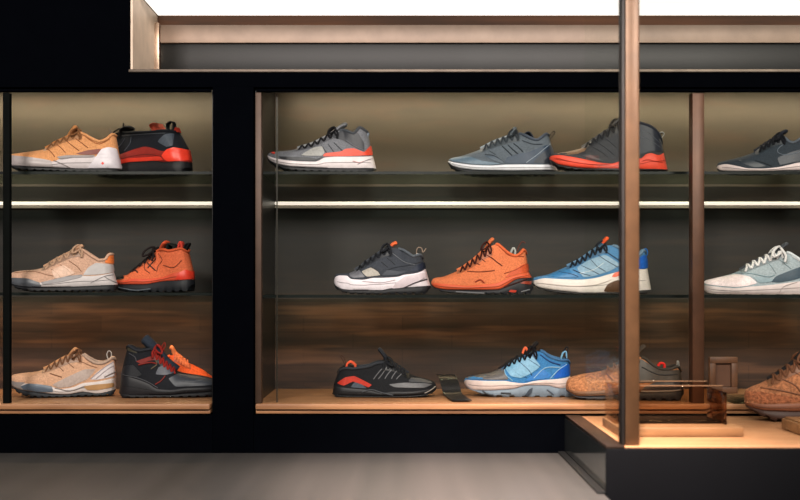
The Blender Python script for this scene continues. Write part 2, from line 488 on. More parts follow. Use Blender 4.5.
# ---- top shelves
S.append(dict(name='trail_shoe', label='tan orange trail shoe with grey-white sole, top left of the left cabinet',
  crop=(0, 115, .1625), ground=358, y=0.185, z=Z_TOP, thr=285, col=505, group='shoes on the top shelves',
  top=[(64, 285), (70, 256), (85, 247), (120, 241), (200, 228), (290, 208), (345, 172), (420, 138), (490, 112), (520, 122), (565, 148), (612, 166), (655, 148), (690, 116), (706, 120)],
  mid=[(64, 288), (90, 275), (150, 276), (230, 284), (320, 292), (350, 290), (380, 272), (480, 256), (600, 250), (690, 250), (732, 262)],
  out=[(66, 300), (90, 320), (150, 327), (300, 332), (500, 333), (742, 327)],
  bot=[(68, 306), (90, 330), (130, 346), (220, 355), (400, 358), (700, 357), (744, 335)],
  tongue=[(420, 132), (445, 95), (468, 64), (490, 78)], lace=(300, 490, 5),
  cols=dict(upper=(196, 142, 98), mid=(186, 178, 180), out=BLK, lace=(120, 82, 52), tongue=(190, 130, 80), lining=(150, 96, 58)),
  panels=[('side_panel', [(470, 246), (540, 222), (625, 210), (602, 246), (540, 250)], (110, 42, 26)),
          ('toe_rand', [(66, 256), (120, 264), (215, 274), (330, 290), (344, 331), (240, 331), (160, 322), (76, 314)], (158, 150, 150), 'rubber'),
          ('heel_counter', [(596, 254), (625, 212), (665, 199), (712, 204), (730, 285), (744, 324), (640, 331), (540, 331), (572, 292)], (196, 190, 196), 'rubber'),
          ('sole_stripe', [(362, 268), (420, 256), (590, 250), (575, 266), (460, 270), (385, 284)], (120, 112, 112), 'rubber'),
          ('logo_mark', [(622, 300), (632, 292), (642, 300), (632, 310)], (200, 60, 50), 'rubber')],
  lines=[([(300, 214), (330, 240), (352, 268)], (120, 66, 36)), ([(360, 190), (390, 215), (412, 240)], (120, 66, 36)), ([(415, 165), (455, 198), (492, 226)], (120, 66, 36)),
         ([(470, 150), (510, 180), (545, 206)], (120, 66, 36)), ([(520, 128), (560, 160), (612, 182), (670, 150)], (150, 90, 50)), ([(345, 290), (440, 330)], (120, 112, 112))],
  ribbons=[('pull_tab', [(700, 120), (675, 95), (665, 80), (672, 100), (682, 118)], (90, 84, 80), .012)]))
S.append(dict(name='mid_trail_shoe', label='black boot-like trail shoe with thick red midsole, beside the tan orange trail shoe',
  crop=(105, 110, .14), ground=458, z=Z_TOP, thr=40, col=180, kx=1.28, yaw=-36, face=.6, y=.285, lug=13, group='shoes on the top shelves',
  top=[(-50, 390), (-46, 350), (-30, 320), (10, 280), (60, 210), (110, 160), (150, 138), (200, 145), (300, 152), (400, 158), (470, 152), (520, 160)],
  mid=[(-50, 400), (0, 390), (60, 350), (120, 315), (200, 290), (300, 256), (350, 247), (400, 260), (480, 288), (520, 280), (582, 284)],
  out=[(-50, 410), (0, 412), (100, 388), (250, 360), (400, 360), (480, 372), (600, 374)],
  bot=[(-50, 418), (-20, 440), (50, 456), (300, 458), (560, 456), (604, 420)],
  tongue=[(110, 150), (150, 105), (185, 95)], lace=(45, 150, 4),
  cols=dict(upper=(25, 28, 35), mid=(132, 34, 26), out=(18, 19, 23), lace=(30, 30, 34), tongue=(28, 30, 36), lining=(20, 20, 22)),
  panels=[('heel_counter', [(470, 332), (500, 288), (540, 275), (585, 286), (600, 368), (505, 373)], (222, 66, 46), 'rubber'),
          ('sole_stripe', [(60, 378), (140, 350), (250, 334), (460, 332), (482, 362), (380, 358), (250, 358), (100, 386)], (206, 62, 44), 'rubber'),
          ('heel_panel', [(440, 230), (480, 180), (515, 170), (535, 265), (500, 272)], (66, 74, 84))],
  lines=[([(130, 300), (180, 240), (200, 190)], (60, 66, 76)), ([(220, 280), (250, 230), (250, 180)], (60, 66, 76)), ([(140, 165), (300, 168), (480, 172)], (84, 88, 92))],
  ribbons=[('collar_flap', [(388, 172), (386, 140), (366, 95)], (214, 96, 70), .05, .017),
           ('pull_tab', [(455, 155), (448, 105), (470, 82), (492, 95), (490, 155)], (58, 62, 66), .016), ('heel_tab', [(505, 160), (515, 128), (525, 160)], (196, 70, 52), .02),
           ('lace_tip', [(128, 140), (130, 60)], (50, 46, 44), .004, .004)]))
S.append(dict(name='mid_trail_shoe', label='grey mid-cut trail shoe with white midsole and red heel band, standing alone',
  crop=(260, 115, .1625), ground=361, z=Z_TOP, thr=230, col=510, group='shoes on the top shelves', lug=14,
  top=[(48, 250), (56, 234), (75, 228), (110, 224), (200, 214), (260, 198), (320, 180), (380, 150), (430, 124), (480, 102), (512, 96), (545, 108), (575, 120), (595, 100), (615, 82), (640, 95), (664, 108)],
  mid=[(46, 246), (80, 264), (150, 281), (250, 291), (340, 292), (362, 285), (400, 262), (480, 254), (600, 254), (696, 252)],
  out=[(44, 250), (60, 278), (120, 311), (200, 326), (350, 331), (550, 332), (716, 328)],
  bot=[(44, 254), (55, 286), (110, 326), (180, 350), (300, 360), (660, 361), (718, 336)],
  tongue=[(440, 115), (490, 76), (535, 50), (565, 58), (572, 74)], lace=(240, 470, 6), lace_r=.0027,
  cols=dict(upper=(112, 114, 120), mid=(212, 204, 206), out=(26, 27, 31), lace=(24, 24, 28), tongue=(150, 152, 158), lining=(18, 18, 22), collar=(70, 74, 80)),
  panels=[('collar_panel', [(436, 140), (500, 100), (545, 114), (575, 130), (600, 112), (640, 180), (640, 230), (580, 206), (510, 160)], (50, 52, 58)),
          ('side_band', [(385, 264), (402, 243), (500, 232), (530, 214), (580, 212), (640, 236), (682, 182), (694, 250), (600, 258)], (206, 72, 48)),
          ('mudguard', [(120, 264), (200, 270), (300, 270), (350, 280), (392, 264), (352, 292), (250, 291), (140, 279)], (40, 42, 48)),
          ('toe_cap', [(72, 240), (84, 231), (100, 240), (95, 250)], (210, 66, 50)),
          ('quarter_panel', [(250, 262), (330, 210), (385, 200), (400, 240), (384, 262)], (150, 150, 148))],
  lines=[([(380, 196), (395, 215), (412, 242)], (54, 56, 62)), ([(420, 186), (437, 208), (455, 235)], (54, 56, 62)), ([(455, 176), (480, 200), (508, 228)], (54, 56, 62)),
         ([(530, 160), (580, 195), (636, 222)], (96, 100, 108)), ([(325, 205), (355, 240)], (84, 86, 88)), ([(570, 290), (610, 300), (640, 290)], (180, 130, 130)), ([(600, 310), (640, 290), (690, 270)], (150, 142, 146))],
  ribbons=[('heel_tab', [(640, 170), (655, 140), (668, 110)], (120, 130, 142), .03, .006), ('collar_flap', [(575, 130), (592, 95), (612, 76)], (150, 154, 160), .04, .005)]))
S.append(dict(name='running_shoe', label='blue-grey running shoe with white midsole, left of the coral red soled shoe',
  crop=(440, 115, .1625), ground=360, y=.25, z=Z_TOP, thr=250, col=500, group='shoes on the top shelves', lug=14,
  top=[(50, 275), (58, 256), (80, 248), (120, 240), (200, 215), (270, 186), (330, 155), (400, 130), (440, 114), (485, 106), (520, 120), (560, 142), (590, 150), (620, 132), (650, 110), (668, 115)],
  mid=[(50, 268), (90, 280), (200, 299), (300, 304), (420, 296), (520, 295), (600, 297), (716, 298)],
  out=[(48, 272), (80, 302), (140, 322), (250, 335), (400, 336), (722, 332)],
  bot=[(48, 278), (75, 316), (140, 346), (200, 357), (320, 360), (690, 360), (724, 340)],
  tongue=[(420, 120), (445, 90), (464, 64), (490, 72), (496, 90)], lace=(265, 470, 6),
  cols=dict(upper=(92, 100, 108), mid=(214, 214, 220), out=(24, 26, 31), lace=(56, 62, 68), tongue=(140, 150, 160), lining=(16, 20, 30), collar=(74, 82, 94)),
  panels=[('toe_cap', [(52, 262), (90, 250), (180, 250), (260, 280), (380, 296), (300, 304), (200, 298), (90, 279)], (92, 112, 128)),
          ('side_panel', [(388, 292), (410, 256), (470, 236), (540, 226), (600, 200), (672, 174), (705, 230), (714, 290), (600, 296), (420, 297)], (28, 50, 72)),
          ('heel_panel', [(560, 292), (620, 232), (682, 180), (706, 225), (715, 294)], (36, 44, 56)),
          ('mudguard', [(268, 246), (330, 250), (392, 286), (380, 296), (320, 276)], (64, 78, 92))],
  lines=[([(380, 186), (410, 215), (440, 246)], (44, 52, 60), .0015), ([(415, 178), (445, 208), (476, 236)], (44, 52, 60), .0015), ([(450, 170), (480, 195), (506, 222)], (44, 52, 60), .0015),
         ([(525, 290), (600, 235), (672, 172)], (140, 150, 160), .0013), ([(275, 240), (330, 248), (390, 286)], (40, 48, 58)), ([(500, 150), (560, 175), (620, 178)], (50, 56, 64)), ([(300, 215), (340, 240)], (70, 78, 84))],
  ribbons=[('pull_tab', [(662, 140), (680, 105), (696, 88), (706, 96), (688, 122), (674, 142)], (64, 58, 54), .013), ('collar_flap', [(505, 130), (525, 104), (548, 100), (570, 130)], (34, 42, 56), .045, .006)]))
S.append(dict(name='mid_trail_shoe', label='dark grey trail shoe with coral red midsole, top shelf behind the bronze corner post',
  crop=(540, 115, .1625), ground=357, y=0.165, z=Z_TOP, thr=260, col=520, group='shoes on the top shelves', lug=15,
  top=[(58, 262), (64, 244), (80, 236), (130, 234), (200, 222), (270, 198), (310, 170), (370, 130), (420, 96), (450, 76), (500, 58), (560, 58), (620, 70), (680, 95), (722, 138), (742, 180)],
  mid=[(58, 250), (110, 246), (180, 258), (280, 281), (380, 304), (430, 308), (480, 292), (540, 276), (610, 272), (640, 247), (668, 240), (716, 252), (756, 240)],
  out=[(60, 272), (120, 310), (220, 331), (320, 340), (500, 342), (780, 346)],
  bot=[(60, 278), (90, 312), (150, 338), (240, 352), (400, 357), (740, 357), (782, 350)],
  tongue=[(430, 92), (465, 50), (492, 28), (515, 50)], lace=(275, 480, 6),
  cols=dict(upper=(64, 64, 67), mid=(214, 78, 56), out=(24, 22, 24), lace=(38, 38, 42), tongue=(96, 94, 94), lining=(18, 18, 22), collar=(44, 48, 58)),
  panels=[('toe_panel', [(100, 246), (190, 224), (290, 208), (262, 250), (180, 256)], (122, 98, 76)),
          ('heel_panel', [(560, 80), (620, 74), (690, 105), (740, 180), (746, 236), (668, 238), (610, 256), (570, 270)], (42, 46, 56)),
          ('mudguard', [(230, 252), (270, 236), (310, 262), (392, 300), (340, 290), (250, 262)], (46, 46, 50))],
  lines=[([(310, 205), (360, 232), (410, 270)], (54, 54, 58)), ([(350, 180), (400, 215), (450, 260)], (54, 54, 58)), ([(395, 150), (440, 190), (490, 240)], (54, 54, 58)),
         ([(610, 110), (660, 130), (735, 200)], (92, 96, 104)), ([(610, 150), (660, 170), (738, 222)], (92, 96, 104)), ([(615, 300), (650, 290), (700, 300), (760, 290)], (168, 50, 38)),
         ([(100, 270), (200, 300), (320, 318), (420, 318)], (176, 56, 42))],
  ribbons=[('pull_tab', [(706, 178), (722, 130), (740, 112), (758, 124), (740, 150), (716, 180)], (150, 152, 152), .007)]))
S.append(dict(name='running_shoe', label='blue-black low running shoe with pale sole rim, top right past the bronze divider',
  crop=(700, 120, .125), ground=416, z=Z_TOP, thr=440, col=665, group='shoes on the top shelves', lug=10, lugd=.002,
  top=[(148, 345), (158, 322), (180, 312), (230, 300), (350, 270), (440, 236), (500, 196), (570, 152), (620, 130), (662, 134), (695, 166), (725, 180), (780, 150), (830, 120), (900, 105), (960, 110), (985, 120)],
  mid=[(148, 338), (200, 332), (300, 355), (380, 377), (480, 381), (600, 371), (700, 348), (770, 332), (860, 342), (1000, 334)],
  out=[(150, 362), (180, 385), (240, 395), (300, 400), (500, 405), (700, 398), (1004, 398)],
  bot=[(150, 368), (190, 395), (300, 413), (500, 416), (960, 416), (1006, 404)],
  tongue=[(600, 136), (640, 100), (690, 72), (716, 82), (716, 100)], lace=(470, 650, 5), lace_r=.003,
  cols=dict(upper=(46, 54, 61), mid=(196, 184, 182), out=(24, 26, 30), lace=(18, 20, 26), tongue=(30, 34, 44), lining=(22, 26, 32), collar=(84, 92, 100)),
  panels=[('mudguard', [(300, 310), (420, 322), (520, 366), (430, 376), (360, 350)], (44, 52, 58)),
          ('quarter_panel', [(600, 300), (690, 262), (800, 230), (900, 200), (980, 230), (990, 320), (860, 336), (740, 332), (620, 360)], (40, 48, 56))],
  lines=[([(660, 188), (625, 212), (606, 240), (622, 266), (690, 276), (800, 246), (930, 190)], (92, 102, 112), .0012), ([(430, 318), (500, 340), (560, 366)], (34, 40, 46)), ([(740, 176), (800, 138)], (150, 152, 150), .0016)],
  ribbons=[]))
# ---- middle shelves
S.append(dict(name='running_shoe', label='beige running shoe with grey heel counter and orange heel tab, on a middle shelf',
  crop=(0, 235, .1625), ground=347, y=0.18, z=Z_MID, thr=275, col=520, group='shoes on the middle shelves',
  top=[(68, 255), (76, 234), (95, 224), (140, 215), (220, 208), (285, 190), (330, 160), (400, 122), (450, 98), (505, 88), (535, 105), (575, 132), (610, 150), (645, 146), (665, 114), (686, 112)],
  mid=[(68, 262), (110, 266), (180, 268), (260, 285), (330, 275), (420, 250), (500, 239), (560, 240), (620, 235), (694, 222)],
  out=[(72, 280), (100, 298), (150, 308), (260, 316), (400, 314), (716, 300)],
  bot=[(74, 286), (110, 318), (160, 336), (240, 346), (500, 347), (690, 343), (720, 312)],
  tongue=[(440, 98), (475, 74), (508, 58), (528, 84)], lace=(290, 500, 5), lace_r=.003,
  cols=dict(upper=(188, 154, 134), mid=(190, 184, 184), out=(22, 24, 28), lace=(172, 142, 120), tongue=(186, 148, 122), lining=(60, 50, 44)),
  panels=[('toe_rand', [(70, 258), (110, 260), (190, 262), (262, 288), (276, 314), (160, 310), (86, 292)], (88, 92, 98), 'rubber'),
          ('heel_counter', [(512, 244), (545, 196), (592, 166), (640, 172), (690, 178), (695, 224), (610, 238)], (176, 172, 172), 'rubber'),
          ('sole_stripe', [(270, 286), (330, 272), (420, 248), (515, 238), (505, 256), (400, 282), (282, 302)], (126, 122, 124), 'rubber'),
          ('overlay', [(330, 215), (400, 180), (470, 230), (440, 244), (350, 266)], (202, 170, 150)),
          ('heel_tab', [(640, 166), (652, 130), (668, 112), (686, 114), (691, 172)], (222, 126, 66))],
  lines=[([(330, 208), (370, 238), (385, 258)], (140, 104, 82)), ([(380, 180), (425, 210), (450, 240)], (140, 104, 82)), ([(430, 155), (480, 190), (505, 220)], (140, 104, 82)), ([(110, 230), (220, 222), (300, 240), (350, 250)], (150, 114, 92)),
         ([(560, 290), (640, 250), (690, 240)], (140, 136, 138)), ([(640, 250), (670, 270), (712, 290)], (140, 136, 138))],
  ribbons=[('pull_tab', [(648, 145), (652, 110), (664, 98), (676, 112)], (80, 62, 50), .014)]))
S.append(dict(name='high_top_shoe', label='orange high-top shoe with black laces and black sole, on the left middle shelf',
  crop=(110, 235, .13), ground=455, z=Z_MID, thr=170, col=400, kx=1.12, yaw=-24, face=.6, y=.265, lug=11, group='shoes on the middle shelves',
  top=[(22, 365), (32, 345), (60, 335), (100, 328), (150, 318), (220, 270), (290, 212), (330, 175), (380, 145), (410, 132), (450, 132), (490, 142), (540, 132), (570, 124), (596, 150)],
  mid=[(20, 372), (100, 368), (160, 362), (230, 346), (330, 350), (440, 338), (500, 312), (550, 297), (600, 290), (632, 292)],
  out=[(20, 380), (60, 392), (150, 396), (300, 396), (450, 372), (550, 366), (640, 358)],
  bot=[(20, 386), (50, 415), (110, 442), (200, 454), (400, 455), (610, 446), (644, 400)],
  tongue=[(385, 138), (415, 95), (440, 64), (462, 74), (460, 100)], lace=(190, 370, 5), lace_r=.003, bowk=1.2,
  cols=dict(upper=(206, 108, 72), mid=(204, 84, 56), out=(24, 27, 33), lace=(30, 22, 22), tongue=(206, 88, 56), lining=(34, 26, 24), collar=(196, 92, 56)),
  panels=[('toe_cap', [(30, 356), (70, 340), (125, 330), (158, 342), (158, 354), (80, 362)], (30, 28, 30), 'rubber'),
          ('heel_counter', [(540, 362), (565, 312), (605, 284), (634, 300), (640, 356)], (214, 66, 46), 'rubber')],
  lines=[([(400, 160), (440, 210), (410, 250), (400, 300)], (110, 50, 30)), ([(450, 250), (530, 268), (580, 215)], (110, 50, 30)), ([(300, 240), (310, 280), (350, 310)], (90, 40, 28)), ([(210, 300), (240, 290), (262, 305)], (60, 34, 30), .002),
         ([(320, 230), (390, 290)], (40, 26, 26), .0018), ([(385, 200), (330, 270)], (40, 26, 26), .0018), ([(120, 420), (250, 440), (360, 430)], (90, 98, 106), .0018)],
  ribbons=[('collar_patch', [(450, 135), (465, 88), (510, 112), (512, 150)], (32, 36, 34), .035, .006), ('heel_tab', [(528, 132), (538, 82), (552, 76), (556, 130)], (204, 74, 60), .02, .005),
           ('pull_tab', [(570, 132), (582, 95), (608, 84), (600, 104), (582, 134)], (26, 26, 28), .016, .004)]))
S.append(dict(name='running_shoe', label='charcoal running shoe with white toe and midsole and orange tongue, on the middle shelf',
  crop=(325, 230, .14), ground=424, z=Z_MIC, thr=210, col=540, group='shoes on the middle shelves', lug=12,
  top=[(62, 320), (68, 294), (80, 280), (110, 274), (168, 268), (230, 245), (280, 205), (340, 165), (390, 128), (440, 100), (490, 94), (545, 104), (590, 128), (630, 152), (650, 148), (680, 142), (696, 165)],
  mid=[(62, 328), (70, 298), (84, 284), (110, 278), (160, 280), (188, 304), (270, 310), (350, 296), (440, 295), (520, 288), (560, 275), (640, 264), (720, 242)],
  out=[(64, 338), (80, 362), (140, 386), (250, 392), (400, 392), (480, 378), (560, 374), (754, 360)],
  bot=[(64, 344), (78, 378), (120, 405), (200, 420), (400, 424), (700, 422), (756, 385)],
  tongue=[(455, 100), (485, 66), (515, 54), (544, 66), (549, 100)], lace=(230, 460, 6), lace_r=.0028,
  cols=dict(upper=(62, 66, 74), mid=(222, 214, 220), out=(24, 25, 30), lace=(34, 36, 42), tongue=(70, 74, 82), tip=(226, 112, 70), lining=(150, 152, 156), collar=(88, 94, 102)),
  panels=[('toe_panel', [(170, 276), (240, 246), (262, 268), (290, 302), (210, 306), (184, 298)], (104, 104, 112)),
          ('quarter_panel', [(262, 262), (330, 232), (388, 268), (396, 288), (300, 300)], (160, 154, 146)),
          ('heel_panel', [(600, 262), (660, 215), (706, 190), (722, 238), (650, 262)], (34, 42, 60)),
          ('side_panel', [(400, 292), (440, 250), (540, 262), (600, 258), (520, 286)], (40, 48, 62)),
          ('midsole_wave', [(478, 384), (500, 345), (570, 295), (650, 282), (716, 268), (722, 300), (640, 340), (540, 380)], (200, 188, 194), 'rubber')],
  lines=[([(330, 230), (370, 250), (396, 285)], (50, 52, 58)), ([(400, 190), (450, 230)], (54, 58, 64)), ([(440, 160), (500, 210)], (54, 58, 64)), ([(480, 130), (560, 190), (640, 215)], (110, 114, 120)), ([(400, 290), (470, 240), (600, 215), (690, 190)], (56, 60, 68)),
         ([(560, 375), (640, 340), (724, 316)], (80, 74, 80), .002), ([(270, 330), (400, 340), (500, 320)], (184, 172, 178))],
  ribbons=[('pull_tab', [(655, 148), (654, 110), (666, 88), (690, 94), (700, 122), (722, 94)], (150, 132, 118), .008), ('collar_flap', [(630, 165), (655, 140), (688, 142)], (196, 198, 204), .03, .006)]))
S.append(dict(name='running_shoe', label='all orange running shoe with dark laces and chunky black heel sole, on the middle shelf',
  crop=(425, 230, .14), ground=460, z=Z_MIC, thr=230, col=525, group='shoes on the middle shelves', lug=13,
  top=[(44, 375), (52, 352), (75, 340), (120, 334), (200, 305), (260, 276), (320, 236), (370, 196), (400, 165), (430, 142), (470, 116), (515, 102), (545, 125), (590, 165), (640, 186), (680, 166), (702, 140), (720, 168)],
  mid=[(44, 374), (100, 376), (200, 386), (300, 394), (400, 386), (500, 375), (560, 352), (640, 322), (740, 300)],
  out=[(46, 388), (80, 412), (150, 424), (250, 427), (400, 427), (520, 424), (580, 395), (650, 352), (762, 338)],
  bot=[(46, 394), (90, 430), (170, 448), (300, 456), (500, 462), (740, 458), (772, 425)],
  tongue=[(430, 138), (460, 88), (488, 58), (515, 78), (522, 100)], lace=(250, 460, 6),
  cols=dict(upper=(208, 122, 82), mid=(204, 92, 56), out=(30, 31, 36), lace=(64, 28, 24), tongue=(214, 122, 80), lining=(46, 44, 42), collar=(206, 104, 64)),
  panels=[('heel_overlay', [(560, 345), (620, 290), (700, 245), (735, 240), (740, 298), (650, 318)], (196, 88, 50)),
          ('sole_inset', [(590, 440), (605, 425), (650, 430), (640, 446)], (180, 62, 44), 'rubber'), ('sole_inset', [(670, 382), (700, 366), (756, 366), (750, 390)], (140, 60, 42), 'rubber')],
  lines=[([(300, 296), (390, 300), (494, 290)], (120, 52, 30), .0013), ([(470, 195), (510, 230), (548, 256)], (96, 40, 26), .0014), ([(560, 312), (640, 285), (722, 240)], (150, 66, 36)), ([(430, 175), (480, 205)], (96, 40, 26), .0014),
         ([(355, 372), (390, 356), (420, 378)], (150, 60, 36), .002), ([(545, 130), (600, 185), (700, 190)], (160, 74, 42)), ([(340, 225), (390, 250)], (96, 40, 26), .0012), ([(385, 195), (430, 228)], (96, 40, 26), .0012),
         ([(220, 440), (330, 446), (420, 450)], (120, 122, 126), .002), ([(560, 410), (640, 380), (720, 350)], (60, 24, 20), .002), ([(680, 440), (740, 425)], (110, 112, 116), .002)],
  ribbons=[('pull_tab', [(650, 168), (672, 112), (694, 84), (716, 92)], (96, 54, 44), .008), ('collar_flap', [(610, 165), (628, 130), (642, 150), (640, 178)], (170, 172, 168), .03, .006)]))
S.append(dict(name='running_shoe', label='blue running shoe with white midsole and orange tongue tip, behind the bronze corner post',
  crop=(525, 230, .16875), ground=385, z=Z_MIC, thr=250, col=535, group='shoes on the middle shelves', lug=9,
  top=[(42, 305), (50, 288), (70, 280), (130, 268), (200, 240), (270, 210), (330, 180), (390, 136), (440, 108), (490, 96), (530, 100), (558, 118), (585, 142), (640, 168), (672, 148), (694, 124), (712, 148)],
  mid=[(42, 302), (120, 281), (200, 285), (320, 289), (400, 281), (480, 260), (560, 238), (640, 226), (720, 230)],
  out=[(42, 314), (70, 336), (110, 348), (200, 362), (330, 372), (460, 372), (742, 356)],
  bot=[(42, 318), (70, 344), (120, 362), (200, 378), (320, 385), (700, 380), (744, 362)],
  tongue=[(440, 104), (466, 72), (489, 46), (502, 70), (506, 92)], lace=(265, 470, 7), lace_r=.0026,
  cols=dict(upper=(84, 132, 172), mid=(216, 208, 202), out=(40, 38, 38), lace=(30, 36, 46), tongue=(96, 130, 160), tip=(236, 100, 56), lining=(60, 66, 76), collar=(108, 134, 156)),
  panels=[('toe_panel', [(128, 278), (200, 246), (250, 236), (330, 284), (260, 286)], (60, 120, 166)),
          ('quarter_panel', [(300, 230), (380, 180), (470, 150), (560, 210), (500, 246), (400, 278), (340, 284)], (126, 156, 178)),
          ('shank_inset', [(456, 366), (482, 322), (540, 298), (600, 320), (640, 366), (540, 374)], (92, 66, 46), 'rubber'),
          ('sole_inset', [(505, 281), (522, 258), (572, 240), (590, 254), (530, 282)], (226, 96, 62), 'rubber'),
          ('heel_panel', [(636, 190), (692, 152), (716, 170), (722, 228), (650, 238)], (34, 98, 184))],
  lines=[([(280, 240), (330, 262), (380, 274)], (34, 44, 58)), ([(330, 215), (380, 240), (430, 266)], (34, 44, 58)), ([(385, 180), (420, 220), (470, 250)], (34, 44, 58)), ([(430, 155), (480, 190), (540, 225)], (34, 44, 58)), ([(470, 130), (520, 165), (565, 195)], (50, 70, 96), .0014),
         ([(200, 252), (270, 265), (310, 280)], (40, 60, 84)), ([(110, 320), (250, 335), (400, 330), (500, 300)], (186, 176, 170)), ([(320, 262), (400, 240), (460, 200)], (200, 212, 218))],
  ribbons=[('pull_tab', [(684, 180), (692, 140), (708, 114), (720, 140), (700, 180)], (44, 112, 190), .014)]))
S.append(dict(name='running_shoe', label='white-toed shoe with pale grey-blue upper, white laces and dark teal stripe',
  crop=(690, 235, .14), ground=437, z=Z_MIC, thr=360, col=700, group='shoes on the middle shelves', lug=8, lugd=.001,
  top=[(104, 370), (110, 348), (130, 334), (200, 316), (300, 290), (370, 260), (450, 214), (530, 176), (580, 152), (640, 136), (690, 142), (740, 175), (790, 205), (850, 190), (910, 150), (948, 168)],
  mid=[(104, 362), (150, 368), (220, 378), (320, 387), (420, 374), (520, 366), (640, 350), (740, 335), (850, 330), (962, 322)],
  out=[(106, 392), (130, 412), (180, 424), (250, 428), (500, 430), (962, 428)],
  bot=[(106, 398), (140, 424), (200, 435), (500, 437), (950, 437), (966, 430)],
  tongue=[(600, 145), (650, 100), (688, 70), (716, 84), (722, 112)], lace=(390, 650, 6), lace_r=.0034, bowk=1.3,
  cols=dict(upper=(150, 163, 168), mid=(196, 186, 184), out=(176, 166, 162), lace=(206, 206, 206), tongue=(70, 74, 80), lining=(26, 30, 36), collar=(190, 198, 202)),
  panels=[('toe_cap', [(110, 350), (130, 336), (200, 318), (330, 292), (420, 312), (470, 356), (400, 376), (320, 384), (220, 376), (130, 364)], (216, 204, 204)),
          ('side_stripe', [(560, 348), (600, 306), (690, 270), (790, 232), (930, 210), (940, 240), (820, 300), (720, 334), (620, 352)], (24, 56, 72)),
          ('mudguard', [(440, 312), (520, 316), (580, 330), (560, 350), (480, 356)], (124, 146, 154))],
  lines=[([(330, 284), (430, 290), (540, 312), (590, 300)], (120, 146, 154)), ([(530, 190), (570, 240), (600, 290)], (130, 148, 154)), ([(600, 170), (660, 220), (700, 255)], (130, 148, 154)), ([(710, 165), (780, 208), (860, 200)], (206, 210, 212), .0016), ([(620, 420), (650, 380), (740, 350)], (160, 150, 148))],
  ribbons=[]))
# ---- bottom decks
S.append(dict(name='running_shoe', label='beige running shoe with white heel and gold sole insert, on the left wooden deck',
  crop=(0, 340, .1625), ground=358, z=Z_DECK, thr=275, col=525, group='shoes on the wooden decks',
  top=[(76, 252), (84, 230), (100, 220), (150, 212), (230, 204), (300, 180), (350, 150), (410, 116), (450, 98), (505, 102), (540, 125), (585, 150), (620, 155), (660, 140), (685, 122), (700, 140)],
  mid=[(78, 256), (120, 267), (180, 264), (250, 267), (330, 284), (380, 303), (450, 294), (520, 266), (600, 256), (706, 236)],
  out=[(82, 278), (120, 300), (170, 312), (250, 322), (340, 336), (420, 340), (520, 327), (600, 337), (704, 318)],
  bot=[(84, 284), (120, 320), (180, 346), (250, 358), (500, 357), (690, 350), (708, 330)],
  tongue=[(425, 112), (448, 82), (468, 62), (490, 82)], lace=(290, 490, 6), lace_r=.0022,
  cols=dict(upper=(194, 156, 130), mid=(198, 190, 188), out=(30, 34, 40), lace=(112, 78, 56), tongue=(190, 142, 104), lining=(40, 34, 32), collar=(168, 146, 132)),
  panels=[('side_band', [(332, 280), (420, 236), (520, 190), (592, 186), (572, 215), (542, 250), (440, 294), (372, 299)], (166, 150, 142)),
          ('heel_counter', [(556, 252), (600, 205), (640, 178), (690, 142), (704, 234), (600, 254)], (204, 196, 198)),
          ('toe_rand', [(152, 286), (200, 270), (260, 276), (332, 288), (344, 322), (250, 318), (165, 304)], (84, 96, 110), 'rubber'),
          ('toe_bumper', [(80, 252), (120, 262), (180, 262), (152, 284), (160, 302), (90, 284)], (136, 130, 128), 'rubber'),
          ('sole_inset', [(516, 292), (600, 282), (692, 276), (694, 300), (600, 316), (540, 314)], (168, 132, 92), 'rubber')],
  lines=[([(320, 212), (390, 235)], (126, 88, 62), .0014), ([(560, 248), (640, 180), (690, 148)], (150, 142, 146), .0014), ([(590, 250), (660, 190), (696, 170)], (150, 142, 146), .0014), ([(360, 165), (400, 200)], (126, 88, 62)), ([(410, 138), (460, 180)], (126, 88, 62)), ([(470, 128), (540, 160), (600, 180)], (140, 100, 74)), ([(640, 240), (680, 220), (704, 212)], (110, 100, 96), .002),
         ([(350, 300), (440, 318), (530, 290)], (130, 124, 124), .0014)],
  ribbons=[('pull_tab', [(660, 140), (650, 105), (660, 82), (676, 92), (676, 125)], (170, 164, 162), .008)]))
